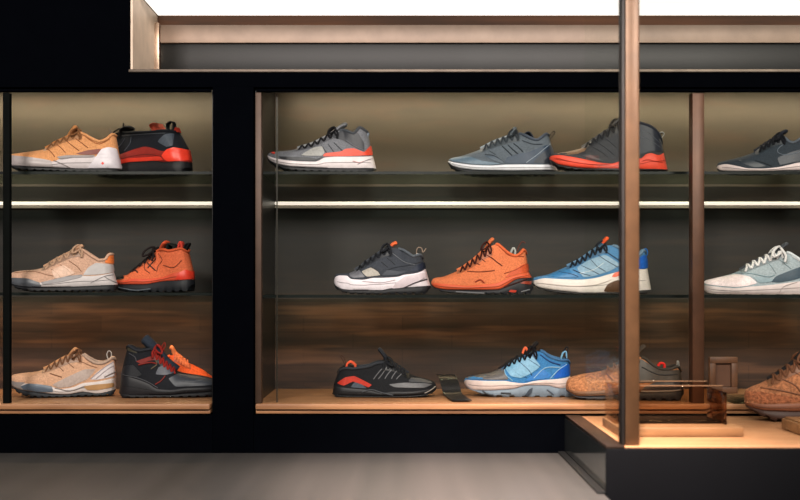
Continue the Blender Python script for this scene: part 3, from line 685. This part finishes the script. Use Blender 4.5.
S.append(dict(name='high_top_shoe', label='black high-top shoe with red laces, toe pointing right, on the left wooden deck',
  crop=(110, 335, .14), ground=464, z=Z_DECK, dir='R', thr=480, col=330, face=.75, group='shoes on the wooden decks', lug=12, y=.19,
  top=[(800, 405), (794, 380), (770, 350), (720, 335), (640, 318), (560, 302), (490, 286), (440, 252), (400, 218), (368, 180), (335, 142), (300, 122), (265, 124), (225, 132), (190, 124), (160, 106), (140, 100), (130, 112)],
  mid=[(800, 408), (700, 388), (560, 388), (430, 402), (350, 396), (280, 352), (200, 320), (120, 300), (88, 300)],
  out=[(800, 420), (700, 425), (560, 430), (400, 442), (200, 440), (76, 430)],
  bot=[(800, 428), (770, 450), (700, 462), (400, 464), (100, 462), (74, 440)],
  tongue=[(340, 140), (310, 108), (275, 70), (244, 42)], lace=(470, 320, 6), lace_r=.003, bowk=1.0, tongue_th=.03,
  cols=dict(upper=(27, 29, 35), mid=(26, 27, 33), out=(20, 21, 26), lace=(134, 36, 30), tongue=(42, 50, 62), lining=(24, 22, 24), collar=(40, 42, 48)),
  panels=[('lace_band', [(196, 205), (250, 186), (330, 160), (366, 196), (300, 200), (230, 222)], (120, 36, 30)),
          ('heel_flap', [(134, 106), (160, 108), (200, 126), (206, 150), (170, 140), (140, 130)], (58, 56, 46)),
          ('toe_overlay', [(420, 330), (480, 300), (560, 308), (660, 324), (740, 346), (780, 376), (690, 380), (560, 384), (470, 386)], (62, 66, 74)),
          ('eyestay', [(330, 300), (350, 250), (400, 232), (450, 268), (470, 292), (400, 306)], (70, 74, 84)),
          ('heel_counter', [(92, 296), (120, 240), (180, 230), (240, 300), (200, 316), (130, 298)], (32, 34, 40))],
  lines=[([(100, 300), (200, 320), (280, 352), (350, 396)], (66, 68, 74), .0016), ([(330, 370), (370, 345), (400, 310)], (120, 34, 26), .0018), ([(150, 150), (190, 175), (200, 205)], (52, 54, 62), .0016), ([(215, 230), (290, 215), (340, 225)], (120, 34, 26), .0022), ([(300, 260), (340, 230), (330, 200)], (90, 80, 60), .0016), ([(540, 350), (600, 352), (660, 345)], (96, 100, 106), .0015)],
  ribbons=[('heel_tab', [(128, 185), (138, 168), (165, 196), (160, 215)], (64, 100, 150), .03, .005),
           ('pull_tab', [(345, 165), (372, 110), (388, 78), (396, 100), (370, 150)], (140, 48, 38), .012)]))
S.append(dict(name='running_shoe', label='bright orange shoe half hidden behind the black high-top shoe with red laces',
  crop=(110, 335, .14), ground=446, z=Z_DECK, dir='R', thr=533, col=414, face=.7, y=.335, group='shoes on the wooden decks', lug=12,
  top=[(745, 379), (737, 352), (709, 326), (661, 289), (597, 255), (541, 229), (501, 198), (469, 176), (437, 185), (389, 211), (341, 229), (293, 229), (245, 203), (229, 220)],
  mid=[(745, 380), (661, 380), (565, 389), (485, 384), (389, 361), (309, 335), (217, 317)],
  out=[(745, 396), (629, 417), (469, 419), (309, 405), (209, 370)],
  bot=[(745, 401), (701, 431), (597, 446), (229, 446), (207, 423)],
  tongue=[(469, 176), (445, 132), (429, 123)], lace=(562, 470, 5), bow=False,
  cols=dict(upper=(236, 104, 52), mid=(214, 86, 44), out=(34, 30, 30), lace=(226, 130, 84), tongue=(230, 140, 90), lining=(60, 40, 34)),
  panels=[], lines=[], ribbons=[]))
S.append(dict(name='running_shoe', label='black low running shoe with red heel stripe, toe pointing right, right of the black pillar',
  crop=(320, 340, .1625), ground=362, z=Z_DECK, dir='R', thr=545, col=390, group='shoes on the wooden decks', lug=11,
  top=[(716, 302), (710, 282), (692, 268), (650, 254), (590, 239), (530, 214), (480, 180), (430, 158), (390, 152), (350, 156), (300, 175), (240, 184), (205, 188), (170, 184), (140, 192), (112, 212)],
  mid=[(716, 306), (650, 312), (560, 321), (450, 321), (380, 331), (300, 312), (200, 302), (84, 292)],
  out=[(714, 318), (640, 342), (560, 348), (400, 352), (200, 350), (78, 346)],
  bot=[(714, 322), (670, 350), (600, 360), (400, 362), (110, 362), (74, 348)],
  tongue=[(420, 150), (395, 108), (362, 66), (340, 92), (334, 120)], lace=(530, 400, 6),
  cols=dict(upper=(28, 30, 34), mid=(28, 30, 34), out=(20, 21, 24), lace=(34, 36, 40), tongue=(40, 44, 52), lining=(26, 26, 28), collar=(50, 54, 60)),
  panels=[('side_stripe', [(106, 278), (158, 240), (214, 231), (272, 260), (322, 286), (300, 302), (250, 280), (205, 264), (150, 292)], (176, 50, 34)),
          ('toe_overlay', [(420, 282), (520, 272), (640, 278), (690, 286), (640, 304), (540, 302), (460, 300)], (84, 86, 90)),
          ('heel_panel', [(190, 300), (215, 268), (262, 284), (292, 308), (240, 304)], (70, 80, 92)),
          ('toe_panel', [(560, 246), (620, 252), (680, 270), (690, 282), (620, 274), (540, 268)], (70, 73, 78))],
  lines=[([(380, 190), (350, 225), (330, 252)], (112, 114, 118), .0014), ([(410, 182), (385, 220), (360, 250)], (112, 114, 118), .0014), ([(440, 196), (415, 225), (400, 250)], (112, 114, 118), .0014), ([(470, 205), (450, 230), (440, 250)], (112, 114, 118), .0014), ([(500, 222), (480, 240), (470, 252)], (112, 114, 118), .0014),
         ([(640, 336), (680, 318), (706, 300)], (120, 116, 112), .002), ([(260, 330), (320, 316), (380, 334), (450, 346)], (62, 66, 72), .002)],
  ribbons=[('heel_loop', [(112, 225), (120, 195), (155, 172), (190, 180), (200, 206), (170, 228), (135, 230)], (44, 40, 38), .03, .004), ('heel_tab', [(164, 182), (170, 160), (192, 150), (216, 168), (218, 182)], (214, 92, 62), .034, .006),
           ('pull_tab', [(154, 168), (138, 135), (128, 112), (146, 120), (160, 160)], (70, 50, 40), .006)]))
S.append(dict(name='running_shoe', label='blue running shoe with grey toe, white midsole and blue-grey sole, on the wooden deck',
  crop=(455, 335, .1625), ground=374, y=0.225, z=Z_DECK, thr=270, col=545, group='shoes on the wooden decks', lug=9, lugd=.003,
  top=[(56, 292), (62, 272), (80, 262), (140, 250), (220, 235), (290, 205), (330, 175), (390, 140), (440, 118), (490, 102), (535, 102), (570, 125), (620, 146), (655, 152), (685, 152), (702, 175)],
  mid=[(56, 286), (66, 270), (100, 268), (200, 270), (300, 270), (350, 281), (420, 290), (480, 276), (560, 266), (706, 250)],
  out=[(58, 302), (80, 322), (120, 336), (200, 336), (270, 332), (350, 326), (450, 304), (560, 306), (640, 322), (722, 312)],
  bot=[(60, 308), (90, 332), (130, 348), (200, 368), (260, 374), (720, 374), (742, 345)],
  tongue=[(465, 104), (485, 66), (510, 44), (535, 52), (545, 92)], lace=(300, 490, 6), lace_r=.0026,
  cols=dict(upper=(62, 122, 172), mid=(206, 190, 186), out=(118, 132, 146), lace=(24, 26, 32), tongue=(36, 32, 34), lining=(28, 30, 36), collar=(70, 110, 150)),
  panels=[('toe_panel', [(64, 268), (80, 262), (140, 250), (220, 236), (300, 202), (304, 236), (330, 270), (200, 270), (100, 268)], (92, 90, 92)),
          ('heel_panel', [(596, 262), (620, 226), (660, 178), (700, 178), (706, 248)], (26, 96, 186)),
          ('side_panel', [(420, 282), (470, 246), (530, 205), (600, 254), (520, 268)], (40, 116, 184)),
          ('overlay', [(308, 208), (340, 180), (400, 146), (470, 126), (525, 190), (460, 236), (400, 262), (340, 250)], (112, 160, 190)),
          ('sole_inset', [(420, 372), (450, 330), (474, 318), (466, 350), (440, 373)], (60, 70, 82), 'rubber')],
  lines=[([(304, 205), (310, 240), (350, 276)], (130, 176, 204), .0013), ([(340, 190), (380, 235), (440, 260)], (40, 84, 124)), ([(400, 170), (450, 215), (470, 245)], (36, 60, 90), .0013), ([(450, 150), (520, 195)], (36, 60, 90), .0013), ([(480, 262), (550, 200), (640, 195)], (150, 186, 210), .0013), ([(580, 262), (630, 210), (680, 178)], (140, 180, 210), .0013), ([(520, 120), (580, 160), (640, 180)], (24, 66, 120), .002),
         ([(170, 340), (198, 356), (236, 363)], (50, 58, 66), .0024), ([(280, 350), (340, 352)], (60, 70, 80), .0024), ([(560, 330), (600, 360)], (80, 92, 106), .002)],
  ribbons=[('pull_tab', [(655, 160), (660, 120), (676, 84), (692, 76), (690, 108), (674, 150)], (30, 34, 40), .014), ('heel_tab', [(648, 152), (662, 112), (680, 104), (684, 140)], (130, 180, 214), .02, .004), ('lace_lock', [(412, 124), (424, 92), (434, 80), (444, 96), (448, 120)], (228, 112, 76), .016, .006)]))
S.append(dict(name='trail_shoe', label='brown and black shoe behind the bronze corner post and clear tray',
  crop=(560, 335, .23), ground=262, z=Z_DECK, thr=180, col=365, y=.118, group='shoes on the wooden decks', lug=12,
  top=[(28, 206), (32, 186), (42, 172), (100, 155), (180, 140), (250, 112), (290, 88), (330, 74), (365, 84), (400, 112), (440, 128), (470, 126), (500, 116), (518, 138)],
  mid=[(28, 214), (80, 222), (160, 218), (250, 202), (340, 204), (400, 186), (460, 180), (526, 182)],
  out=[(30, 224), (80, 246), (200, 242), (350, 226), (450, 222), (532, 218)],
  bot=[(30, 230), (60, 250), (120, 260), (300, 262), (500, 262), (534, 240)],
  tongue=[(325, 78), (345, 48), (368, 28), (380, 50), (384, 80)], lace=(195, 330, 5),
  cols=dict(upper=(168, 116, 80), mid=(120, 84, 58), out=(44, 44, 50), lace=(130, 92, 66), tongue=(80, 68, 60), lining=(24, 22, 22), collar=(70, 62, 56)), kind='suede',
  panels=[('heel_panel', [(300, 190), (310, 110), (345, 84), (400, 118), (450, 134), (512, 130), (522, 178), (430, 182)], (74, 64, 56)),
          ('heel_sole', [(345, 214), (400, 184), (460, 176), (526, 182), (530, 212), (440, 216)], (52, 54, 62), 'rubber')],
  lines=[([(200, 150), (230, 180)], (110, 74, 50), .0016), ([(250, 125), (280, 165)], (110, 74, 50), .0016), ([(345, 222), (440, 220), (530, 214)], (150, 150, 152), .0022), ([(350, 120), (420, 150), (500, 150)], (46, 40, 38), .0018)],
  ribbons=[('pull_tab', [(503, 122), (505, 98), (510, 98), (512, 122)], (170, 168, 164), .012), ('lace_lock', [(420, 122), (432, 106), (448, 108), (450, 124)], (226, 52, 46), .02, .006)]))
S.append(dict(name='trail_shoe', label='rough brown suede trail shoe on the deck of the glass case at the far right',
  crop=(670, 345, .21), ground=352, z=.97, thr=470, col=690, y=-.125, group='shoes on the wooden decks', lug=11, lugd=.005, W=.053, face=.35,
  top=[(362, 250), (366, 218), (380, 202), (430, 180), (490, 150), (540, 116), (580, 86), (620, 64), (660, 54), (700, 64), (740, 90), (790, 110), (850, 90), (900, 72), (918, 100)],
  mid=[(362, 262), (420, 266), (520, 260), (620, 256), (760, 246), (920, 236)],
  out=[(366, 280), (400, 292), (450, 300), (600, 302), (924, 298)],
  bot=[(368, 288), (400, 310), (440, 330), (510, 350), (600, 352), (900, 352), (928, 330)],
  tongue=[(600, 66), (630, 30), (665, 14), (690, 40)], lace=(480, 640, 5), lace_r=.0035,
  cols=dict(upper=(150, 100, 68), mid=(118, 72, 48), out=(58, 36, 27), lace=(104, 70, 50), tongue=(34, 30, 30), lining=(24, 20, 20)), kind='suede',
  panels=[('toe_rand', [(364, 246), (372, 214), (430, 214), (520, 226), (600, 240), (600, 256), (500, 262), (420, 266)], (140, 86, 56), 'suede'),
          ('overlay', [(560, 160), (620, 110), (700, 130), (700, 200), (620, 220)], (160, 108, 74), 'suede')],
  lines=[([(430, 196), (520, 206), (600, 224)], (104, 66, 44), .0018), ([(520, 150), (580, 180), (610, 220)], (104, 66, 44), .0018), ([(570, 110), (640, 160), (680, 210)], (104, 66, 44), .0018)],
  ribbons=[]))
for sp in S: shoe(sp)

# ------------------------------------------------------------------ materials of the shop
BLACK = mat((4, 5, 8), 'matte', .6, .05)
BLACK.node_tree.nodes['Principled BSDF'].inputs['Specular IOR Level'].default_value = 0
BRONZE = mat((84, 62, 42), 'satin', .4)
DIMBRONZE = mat((66, 50, 38), 'satin', .5)
DKBRONZE = mat((70, 50, 36), 'metal', .4)
DECKW = wood('deck_wood', (128, 92, 64), (166, 124, 88), (1.5, 22, 22), .42)
CASEW = wood('case_deck_wood', (150, 110, 78), (176, 132, 96), (1.5, 22, 22), .45)
BACK_T = wood('lit_tone_back_panel', (64, 58, 47), (80, 72, 58), (.6, 1, 3), .65, glow_patch=.4, glow_col=(92, 70, 52))  # lighter tone and warm patches paint the top tier's light
BACK_M = wood('shade_tone_back_panel', (24, 23, 19), (36, 32, 26), (.8, 1, 9), .6, glow_patch=.5, glow_col=(60, 46, 34), pscale=(1.2, 1, 14))  # darker tone paints the middle tier's shade, patches its blurred reflections
BACK_B = wood('glow_tone_plank_panel', (40, 28, 21), (74, 51, 37), (1.0, 1, 12), .55, plank=.05, dark=.5, glow_patch=.7, glow_col=(112, 80, 58), pscale=(1.3, 1, 16))  # planks in a warm tone, with the lower tier's glow painted as patches
GLASS = glass('clear_glass', (252, 253, 252), 1.35, amt=.06)
SHELFG = glass('shelf_glass', (214, 222, 216), 1.3)
SMOKE = glass('smoked_acrylic', (244, 234, 224), 1.4, .9, amt=.35)
EDGEG = mat((26, 32, 30), 'gloss', .25)

YF, YB = 0.0, .45
zt, zn = 1.835, 1.8855               # top of the openings, floor of the lit niche
zb = .9755                           # bottom of the openings
XL0, XL1 = -1.62, PX(213, 3.0)
XC0, XC1 = PX(254, 3.0), 1.9
X_N = PX(129, 3.0)
# ------------------------------------------------------------------ setting
box('floor', wood('floor_boards', (70, 60, 50), (100, 86, 70), (6, 1, 1), .5), None, -3.5, 3.5, -4.5, .8, -.05, 0, kind='structure')
bm = bmesh.new()
add_box(bm, -3.0, XL0, YF, .6, 0, 2.6)
prism('', None, None, -3.0, X_N, [(YF, zt), (YF, 2.6), (.6, 2.6), (.6, 1.9125), (.465, 1.9125)], bm=bm)
prism('', None, None, X_N, 3.0, [(YF, zt), (YF, zn-.012), (.34, 1.937), (.6, 1.937), (.6, 1.9125), (.465, 1.9125)], bm=bm)
add_box(bm, X_N, 3.0, YF, .6, 2.118, 2.6)
add_box(bm, XC1, 3.0, YF, .6, 0, zt)
add_box(bm, X_N, 3.0, .34, .6, 1.937, 2.118)
obj('wall_front', bm, BLACK, None, smooth=30, kind='structure')
box('wall_pillar', BLACK, None, XL1, XC0, YF-.008, .6, 0, zt, .003, kind='structure')
box('wall_plinth', BLACK, None, XL0, PX(236, 3.0), YF-.004, .6, 0, zb-.003, .003, kind='structure')
box('wall_plinth', BLACK, None, PX(237.2, 3.0), XC1, YF-.004, .6, 0, zb-.003, .003, kind='structure')
box('trim_niche', mat((96, 88, 80), 'metal', .5), None, X_N, 3.0, YF-.006, YF+.01, zn-.012, zn-.004, .001, kind='structure')

# ------------------------------------------------------------------ lit niche above the cabinets
t = thing('display_niche', 'brightly lit niche shelf above the cabinets with white glowing ceiling and beige rail', 'display niche', (X_N, 0, zn-.004))
box('niche_ceiling', mat((210, 208, 204), 'matte'), t, X_N, 2.2, .0, .33, 2.112, 2.118)
box('light_panel', emit('niche_light', (255, 248, 240), 1.1), t, X_N+.01, 2.2, .02, .315, 2.1, 2.112)
prism('side_panel', mat((196, 178, 158), 'matte', .5), t, X_N+.001, X_N+.007, [(.011, zn-.007), (.011, 2.1), (.33, 2.1), (.33, 1.938)])
bwood = wood('niche_back_wood', (70, 52, 40), (128, 86, 58), (.5, 1, 6), .5)
box('back_panel', bwood, t, X_N+.008, 2.2, .32, .335, 1.938, 2.1)
d_r = 3.30
box('rail', mat((150, 131, 116), 'matte', .5), t, PX(161, d_r), 2.2, .285, .32, PZ(44, d_r), PZ(26, d_r), .003)
box('rail_lower_panel', mat((20, 22, 21), 'matte', .5), t, PX(161, d_r), 2.2,   .296, .32, 1.934, PZ(44.4, d_r), .001)
box('post', mat((196, 172, 150), 'metal', .4), t, PX(155, d_r), PX(160.5, d_r),   .280, .32, 1.932, PZ(24, d_r), .002)

# ------------------------------------------------------------------ wall cabinets
def cabinet(name, label, x0, x1, frames, zmid):
    c = thing(name, label, 'display cabinet', ((x0+x1)/2, .2, zb-.003), group='wall display cabinets')
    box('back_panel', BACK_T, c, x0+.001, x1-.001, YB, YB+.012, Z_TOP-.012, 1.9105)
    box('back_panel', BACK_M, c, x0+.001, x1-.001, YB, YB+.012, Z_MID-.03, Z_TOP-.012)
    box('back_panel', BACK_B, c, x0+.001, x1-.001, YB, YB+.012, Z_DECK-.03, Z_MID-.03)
    sl = (1.9105-zt)/.44
    prism('top_panel', mat((60, 54, 46), 'matte'), c, x0+.001, x1-.001, [(.022, zt-.001), (.46, 1.9115), (.46, 1.9085), (.022, zt-.004)])
    for a, b in ((x0+.001, x0+.006), (x1-.006, x1-.001)):
        prism('side_panel', mat((22, 21, 19), 'gloss', .35), c, a, b, [(.022, zb-.001), (.022, zt-.005), (.449, 1.9060), (.449, zb-.001)])
    dk = box('deck', DECKW, c, x0+.006, x1-.006, -.018, YB, Z_DECK-.014, Z_DECK, .002)
    box('deck_lip', DECKW, c, x0+.006, x1-.006, -.010, .05, zb-.001, Z_DECK-.016, .002)
    for z in (Z_TOP, zmid):
        g = box('glass_shelf', SHELFG, c, x0+.007, x1-.007, .1215, YB-.03, z-.008, z)
        box('shelf_edge', EDGEG, g, x0+.007, x1-.007, .12, .1215, z-.008, z-.0003)
    ls = box('glow_lip', emit('lip_painted_glow', (190, 178, 160), .22), c, x0+.007, x1-.007, YB-.016, YB, PZ(208.0, 3.44), PZ(206.2, 3.44), .001)  # lip given its own glow, in place of light caught from the tube
    box('light_tube', emit('shelf_light', (255, 244, 230), .85), ls, x0+.007, x1-.007, YB-.020, YB-.001, PZ(204.8, 3.43), PZ(201.6, 3.43), .003)
    for (a, b, ya, yb, m_) in frames:
        box('frame_post', m_, c, a, b, ya, yb, zb+.001 if ya < -.03 else Z_DECK-.001, zt-.013, .003)
    box('top_trim', BLACK, c, x0+.006, x1-.006, -.004, .012, zt-.012, zt-.0055, .001)
    return c
DKG = mat((17, 19, 18), 'matte', .6, .06); DKG.node_tree.nodes['Principled BSDF'].inputs['Specular IOR Level'].default_value = 0
c1 = cabinet('display_cabinet', 'left black wall display cabinet with glass shelves, left of the black pillar', XL0, XL1, [(PX(2, 3.0), PX(9, 3.0), .004, .024, DKG)], Z_MID)
c2 = cabinet('display_cabinet', 'wide wall display cabinet with bronze posts and glass shelves, right of the black pillar', XC0, XC1,
             [(PX(255, 3.0), PX(261.5, 3.0), .0, .03, DIMBRONZE), (PX(691, 3.02), PX(703, 3.02), .005, .045, mat((80, 54, 38), 'satin', .45))], Z_MIC)
def pane(c, x0, x1, y):
    return box('glass_pane', GLASS, c, x0, x1, y, y+.004, Z_DECK+.0005, zt-.014)
pane(c1, PX(9.5, 3.0), XL1-.007, .026)
pane(c2, PX(262, 3.0), PX(690.5, 3.0), .026)
box('pane_edge', mat((40, 38, 32), 'gloss', .3), c2, PX(276.3, 3.03), PX(277.6, 3.03), .0305, .0335, Z_DECK+.0005, zt-.014)

# ------------------------------------------------------------------ grey counter in front
t = thing('counter', 'long dark grey polished counter along the bottom of the photo', 'counter', (0, -.9, 0))
ctop = wood('counter_surface', (78, 78, 76), (90, 88, 86), (5, .1, 1), .34)  # colour streaks painted for the soft reflections on the polished top
box('counter_top', ctop, t, -1.9, .433-.003, -2.0, -.006, .835, .871, .002)
box('counter_body', BLACK, t, -1.86, .433-.006, -1.96, -.02, 0, .834)

# ------------------------------------------------------------------ glass case at the right
XB = .433; YC = 2.391-CAMD; ZC = .970
t = thing('display_case', 'glass display case with black base and bronze corner post, at right beside the grey counter', 'display case', (1.2, -.3, .001))
GB = mat((6, 7, 10), 'matte', .5, .04); GB.node_tree.nodes['Principled BSDF'].inputs['Specular IOR Level'].default_value = .1
box('base', GB, t, XB, 1.95, YC, -.010, .001, ZC-.0035, .003)
box('mirror_panel', mat((120, 128, 126), 'metal', .1), t, XB-.0004, XB+.0, YC+.004, -.012, .878, ZC-.006)
box('skirting', mat((34, 35, 35), 'gloss', .35), t, XB-.018, XB-.0005, YC-.002, -.010, .8725, .8765, .001)
box('deck', CASEW, t, XB+.040, 1.94, YC+.004, -.022, ZC-.0033, ZC, .001)
box('rim', mat((44, 34, 28), 'gloss', .3), t, XB+.001, XB+.0395, YC+.001, -.011, ZC-.0033, ZC+.002, .001)
px0, px1 = PX(620.5, 2.43), PX(638, 2.43)
cp = box('corner_post', BRONZE, t, px0+.0065, px1, 2.412-CAMD, 2.45-CAMD, ZC+.0005, 2.24, .004)
box('post_shade', mat((20, 16, 14), 'matte', .6), cp, px0-.001, px0+.006, 2.411-CAMD, 2.446-CAMD, ZC+.0005, 2.24, .002)  # dark strip painted for the shade down the post's left side
box('side_glass', GLASS, t, px0+.012, px0+.016, 2.452-CAMD, -.024, ZC+.0005, 2.24)
box('front_glass', GLASS, t, px1+.001, 1.93, 2.424-CAMD, 2.428-CAMD, ZC+.0005, 2.24)
box('top_frame', BRONZE, t, px0, 1.94, 2.412-CAMD, 2.45-CAMD, 2.241, 2.28, .003)

# smoked clear tray on a wooden board
bx0, bx1 = .492, .772; by0, by1 = 2.553-CAMD, 2.765-CAMD
t = thing('display_tray', 'empty smoked clear acrylic tray on a flat wooden board, behind the corner post', 'display tray', ((bx0+bx1)/2, (by0+by1)/2, ZC+.0005))
box('base_board', wood('board_wood', (122, 90, 62), (150, 112, 78), (2, 20, 20), .4), t, bx0, bx1, by0, by1, ZC+.001, ZC+.021, .002)
wz0, wz1 = ZC+.0215, ZC+.108
box('tray_floor', mat((30, 22, 18), 'gloss', .25), t, bx0+.02, bx1-.03, by0+.075, by1-.012, wz0, wz0+.004, .001)
box('front_wall', SMOKE, t, bx0+.008, bx1-.028, by0+.070, by0+.074, wz0, wz1, .001)
box('rear_wall', SMOKE, t, bx0+.008, bx1-.028, by1-.010, by1-.006, wz0, wz1, .001)
box('side_wall', SMOKE, t, bx0+.004, bx0+.0075, by0+.07, by1-.006, wz0, wz1, .001)
box('side_wall', glass('dark_smoked_acrylic', (206, 180, 160), 1.4, .9, amt=.8), t, bx1-.0275, bx1-.024, by0+.05, by1-.006, wz0, wz1-.012, .001)
edge_glow = mat((132, 104, 82), 'gloss', .25)  # lighter opaque colour stands for light glowing in the acrylic edges
box('edge_glow_strip', edge_glow, t, bx0+.008, bx1-.028, by0+.0702, by0+.0738, wz1+.0003, wz1+.0023)
box('edge_glow_strip', edge_glow, t, bx0+.008, bx1-.028, by1-.0098, by1-.0062, wz1+.0003, wz1+.0023)
XBK = .905
t = thing('wooden_block', 'thin wooden display block on the glass case deck at the right edge of the photo', 'wooden block', (1.03, -.42, ZC+.0005))
w2 = wood('block_wood', (120, 88, 58), (148, 110, 74), (2, 20, 20), .4)
box('block_board', w2, t, XBK, 1.22, 2.57-CAMD, 2.70-CAMD, ZC+.001, ZC+.026, .003)
box('block_top', w2, t, XBK+.006, 1.214, 2.576-CAMD, 2.694-CAMD, ZC+.0265, ZC+.030, .001)
# small square wooden picture frame standing at the back of the deck
fx0, fx1 = PX(709, 3.30), PX(737, 3.30); fz = Z_DECK
t = thing('picture_frame', 'small square wooden frame standing between the bronze divider and the rough brown shoe', 'frame', ((fx0+fx1)/2, .30, fz+.0005), group=None)
bm = bmesh.new(); bw = .018; x0, x1 = fx0-t.location.x, fx1-t.location.x; hh = .105
add_box(bm, x0, x1, -.008, .008, 0, bw, .002); add_box(bm, x0, x1, -.008, .008, hh-bw, hh, .002)
add_box(bm, x0, x0+bw, -.008, .008, bw, hh-bw, .002); add_box(bm, x1-bw, x1, -.008, .008, bw, hh-bw, .002)
fw = wood('frame_wood', (84, 58, 42), (108, 76, 54), (8, 8, 8), .5)
obj('frame_border', bm, fw, t, smooth=40)
box('picture', mat((92, 62, 44), 'matte'), t, fx0+bw, fx1-bw, .303, .306, fz+bw, fz+hh-bw)
# stacked clear plates beside it
for i in range(2):
    q = box('glass_plate', glass('plate_glass', (214, 220, 216), 1.6), None, PX(722, 3.1)+.004*i, PX(765, 3.1), -.012+.006*i, .10, Z_DECK+.0005+i*.0085, Z_DECK+.0065+i*.0085, .001)
    q['label'] = 'thin clear glass plate lying flat left of the rough brown shoe, %s of two' % ('lower', 'upper')[i]; q['category'] = 'glass plate'; q['group'] = 'stacked glass plates'
# black strap draped over the deck between two shoes
bm = bmesh.new(); sw = .052
prof = [(.26, .055), (.235, .050), (.21, .03), (.19, .008), (.16, .0035), (.08, .0035), (.036, .0035)]
pr = smooth_path([(a, b) for a, b in prof], 4); rows = []
for i, p in enumerate(pr):
    e = i/(len(pr)-1); xc = PX(446, 3.2)+(PX(462, 3.03)-PX(446, 3.2))*e; row = []
    for q, (sx, sz) in enumerate(((-.5, 0), (.5, 0), (.5, -.0025), (-.5, -.0025))):
        row.append(bm.verts.new((xc+sx*sw, p.x, Z_DECK+.003+p.y+sz)))
    rows.append(row)
for i in range(len(rows)-1):
    for q in range(4): bm.faces.new((rows[i][q], rows[i][(q+1) % 4], rows[i+1][(q+1) % 4], rows[i+1][q]))
bm.faces.new(rows[0]); bm.faces.new(rows[-1][::-1])
o = obj('strap', bm, mat((30, 30, 32), 'leather', .35), None, smooth=50); o['label'] = 'black leather strap draped over the wooden deck edge between the black shoe and blue shoe'; o['category'] = 'strap'

# ------------------------------------------------------------------ light
w = bpy.data.worlds.new('world'); scene.world = w; w.use_nodes = True
w.node_tree.nodes['Background'].inputs['Color'].default_value = lin((120, 112, 104)); w.node_tree.nodes['Background'].inputs['Strength'].default_value = .10
def area(name, loc, rot, sx, sy, power, c):
    l = bpy.data.lights.new(name, 'AREA'); l.shape = 'RECTANGLE'; l.size = sx; l.size_y = sy; l.energy = power; l.color = lin(c)[:3]
    o = bpy.data.objects.new(name, l); COL.objects.link(o); o.location = loc; o.rotation_euler = rot; return o
def aim(o, p):
    o.rotation_euler = (Vector(p)-o.location).to_track_quat('-Z', 'Y').to_euler()
# shop ceiling lights in front of the shelves
for x in (-1.3, 0.0, 1.3):
    o = area('ceiling_lamp', (x, -2.3, 2.55), (0, 0, 0), .4, .4, 50, (255, 244, 238)); aim(o, (x*.9, .2, 1.25))
# strip at the top of each cabinet, added fill below its middle shelf
for x0, x1 in ((XL0, XL1), (XC0, XC1)):
    o = area('top_strip', ((x0+x1)/2, .36, 1.885), (math.radians(20), 0, 0), x1-x0-.1, .03, 2.6*(x1-x0), (255, 238, 212))
    o = area('deck_fill', ((x0+x1)/2, .34, Z_MID-.012), (math.radians(8), 0, 0), x1-x0-.1, .03, 1.4*(x1-x0), (255, 214, 170))  # unseen warm fill added to brighten the lower back panel
o = area('case_fill', (1.1, -.3, 2.2), (0, 0, 0), 1.2, .3, 2.5, (255, 228, 200))  # unseen fill added to brighten the case deck
l = bpy.data.lights.new('counter_fill', 'SPOT'); l.energy = 1100; l.spot_size = math.radians(34); l.spot_blend = 1; l.shadow_soft_size = .1; l.color = lin((255, 232, 222))[:3]
o = bpy.data.objects.new('counter_fill', l); COL.objects.link(o); o.location = (.3, -1.5, 3.0); aim(o, (.26, -.5, .87))  # unseen spot added to make the counter brighter towards the right
scene.view_settings.view_transform = 'Standard'; scene.view_settings.look = 'None'; scene.view_settings.exposure = 0.1; scene.view_settings.gamma = .9
scene.cycles.max_bounces = 10; scene.cycles.transparent_max_bounces = 24; scene.cycles.use_denoising = True
scene.cycles.sample_clamp_indirect = 4
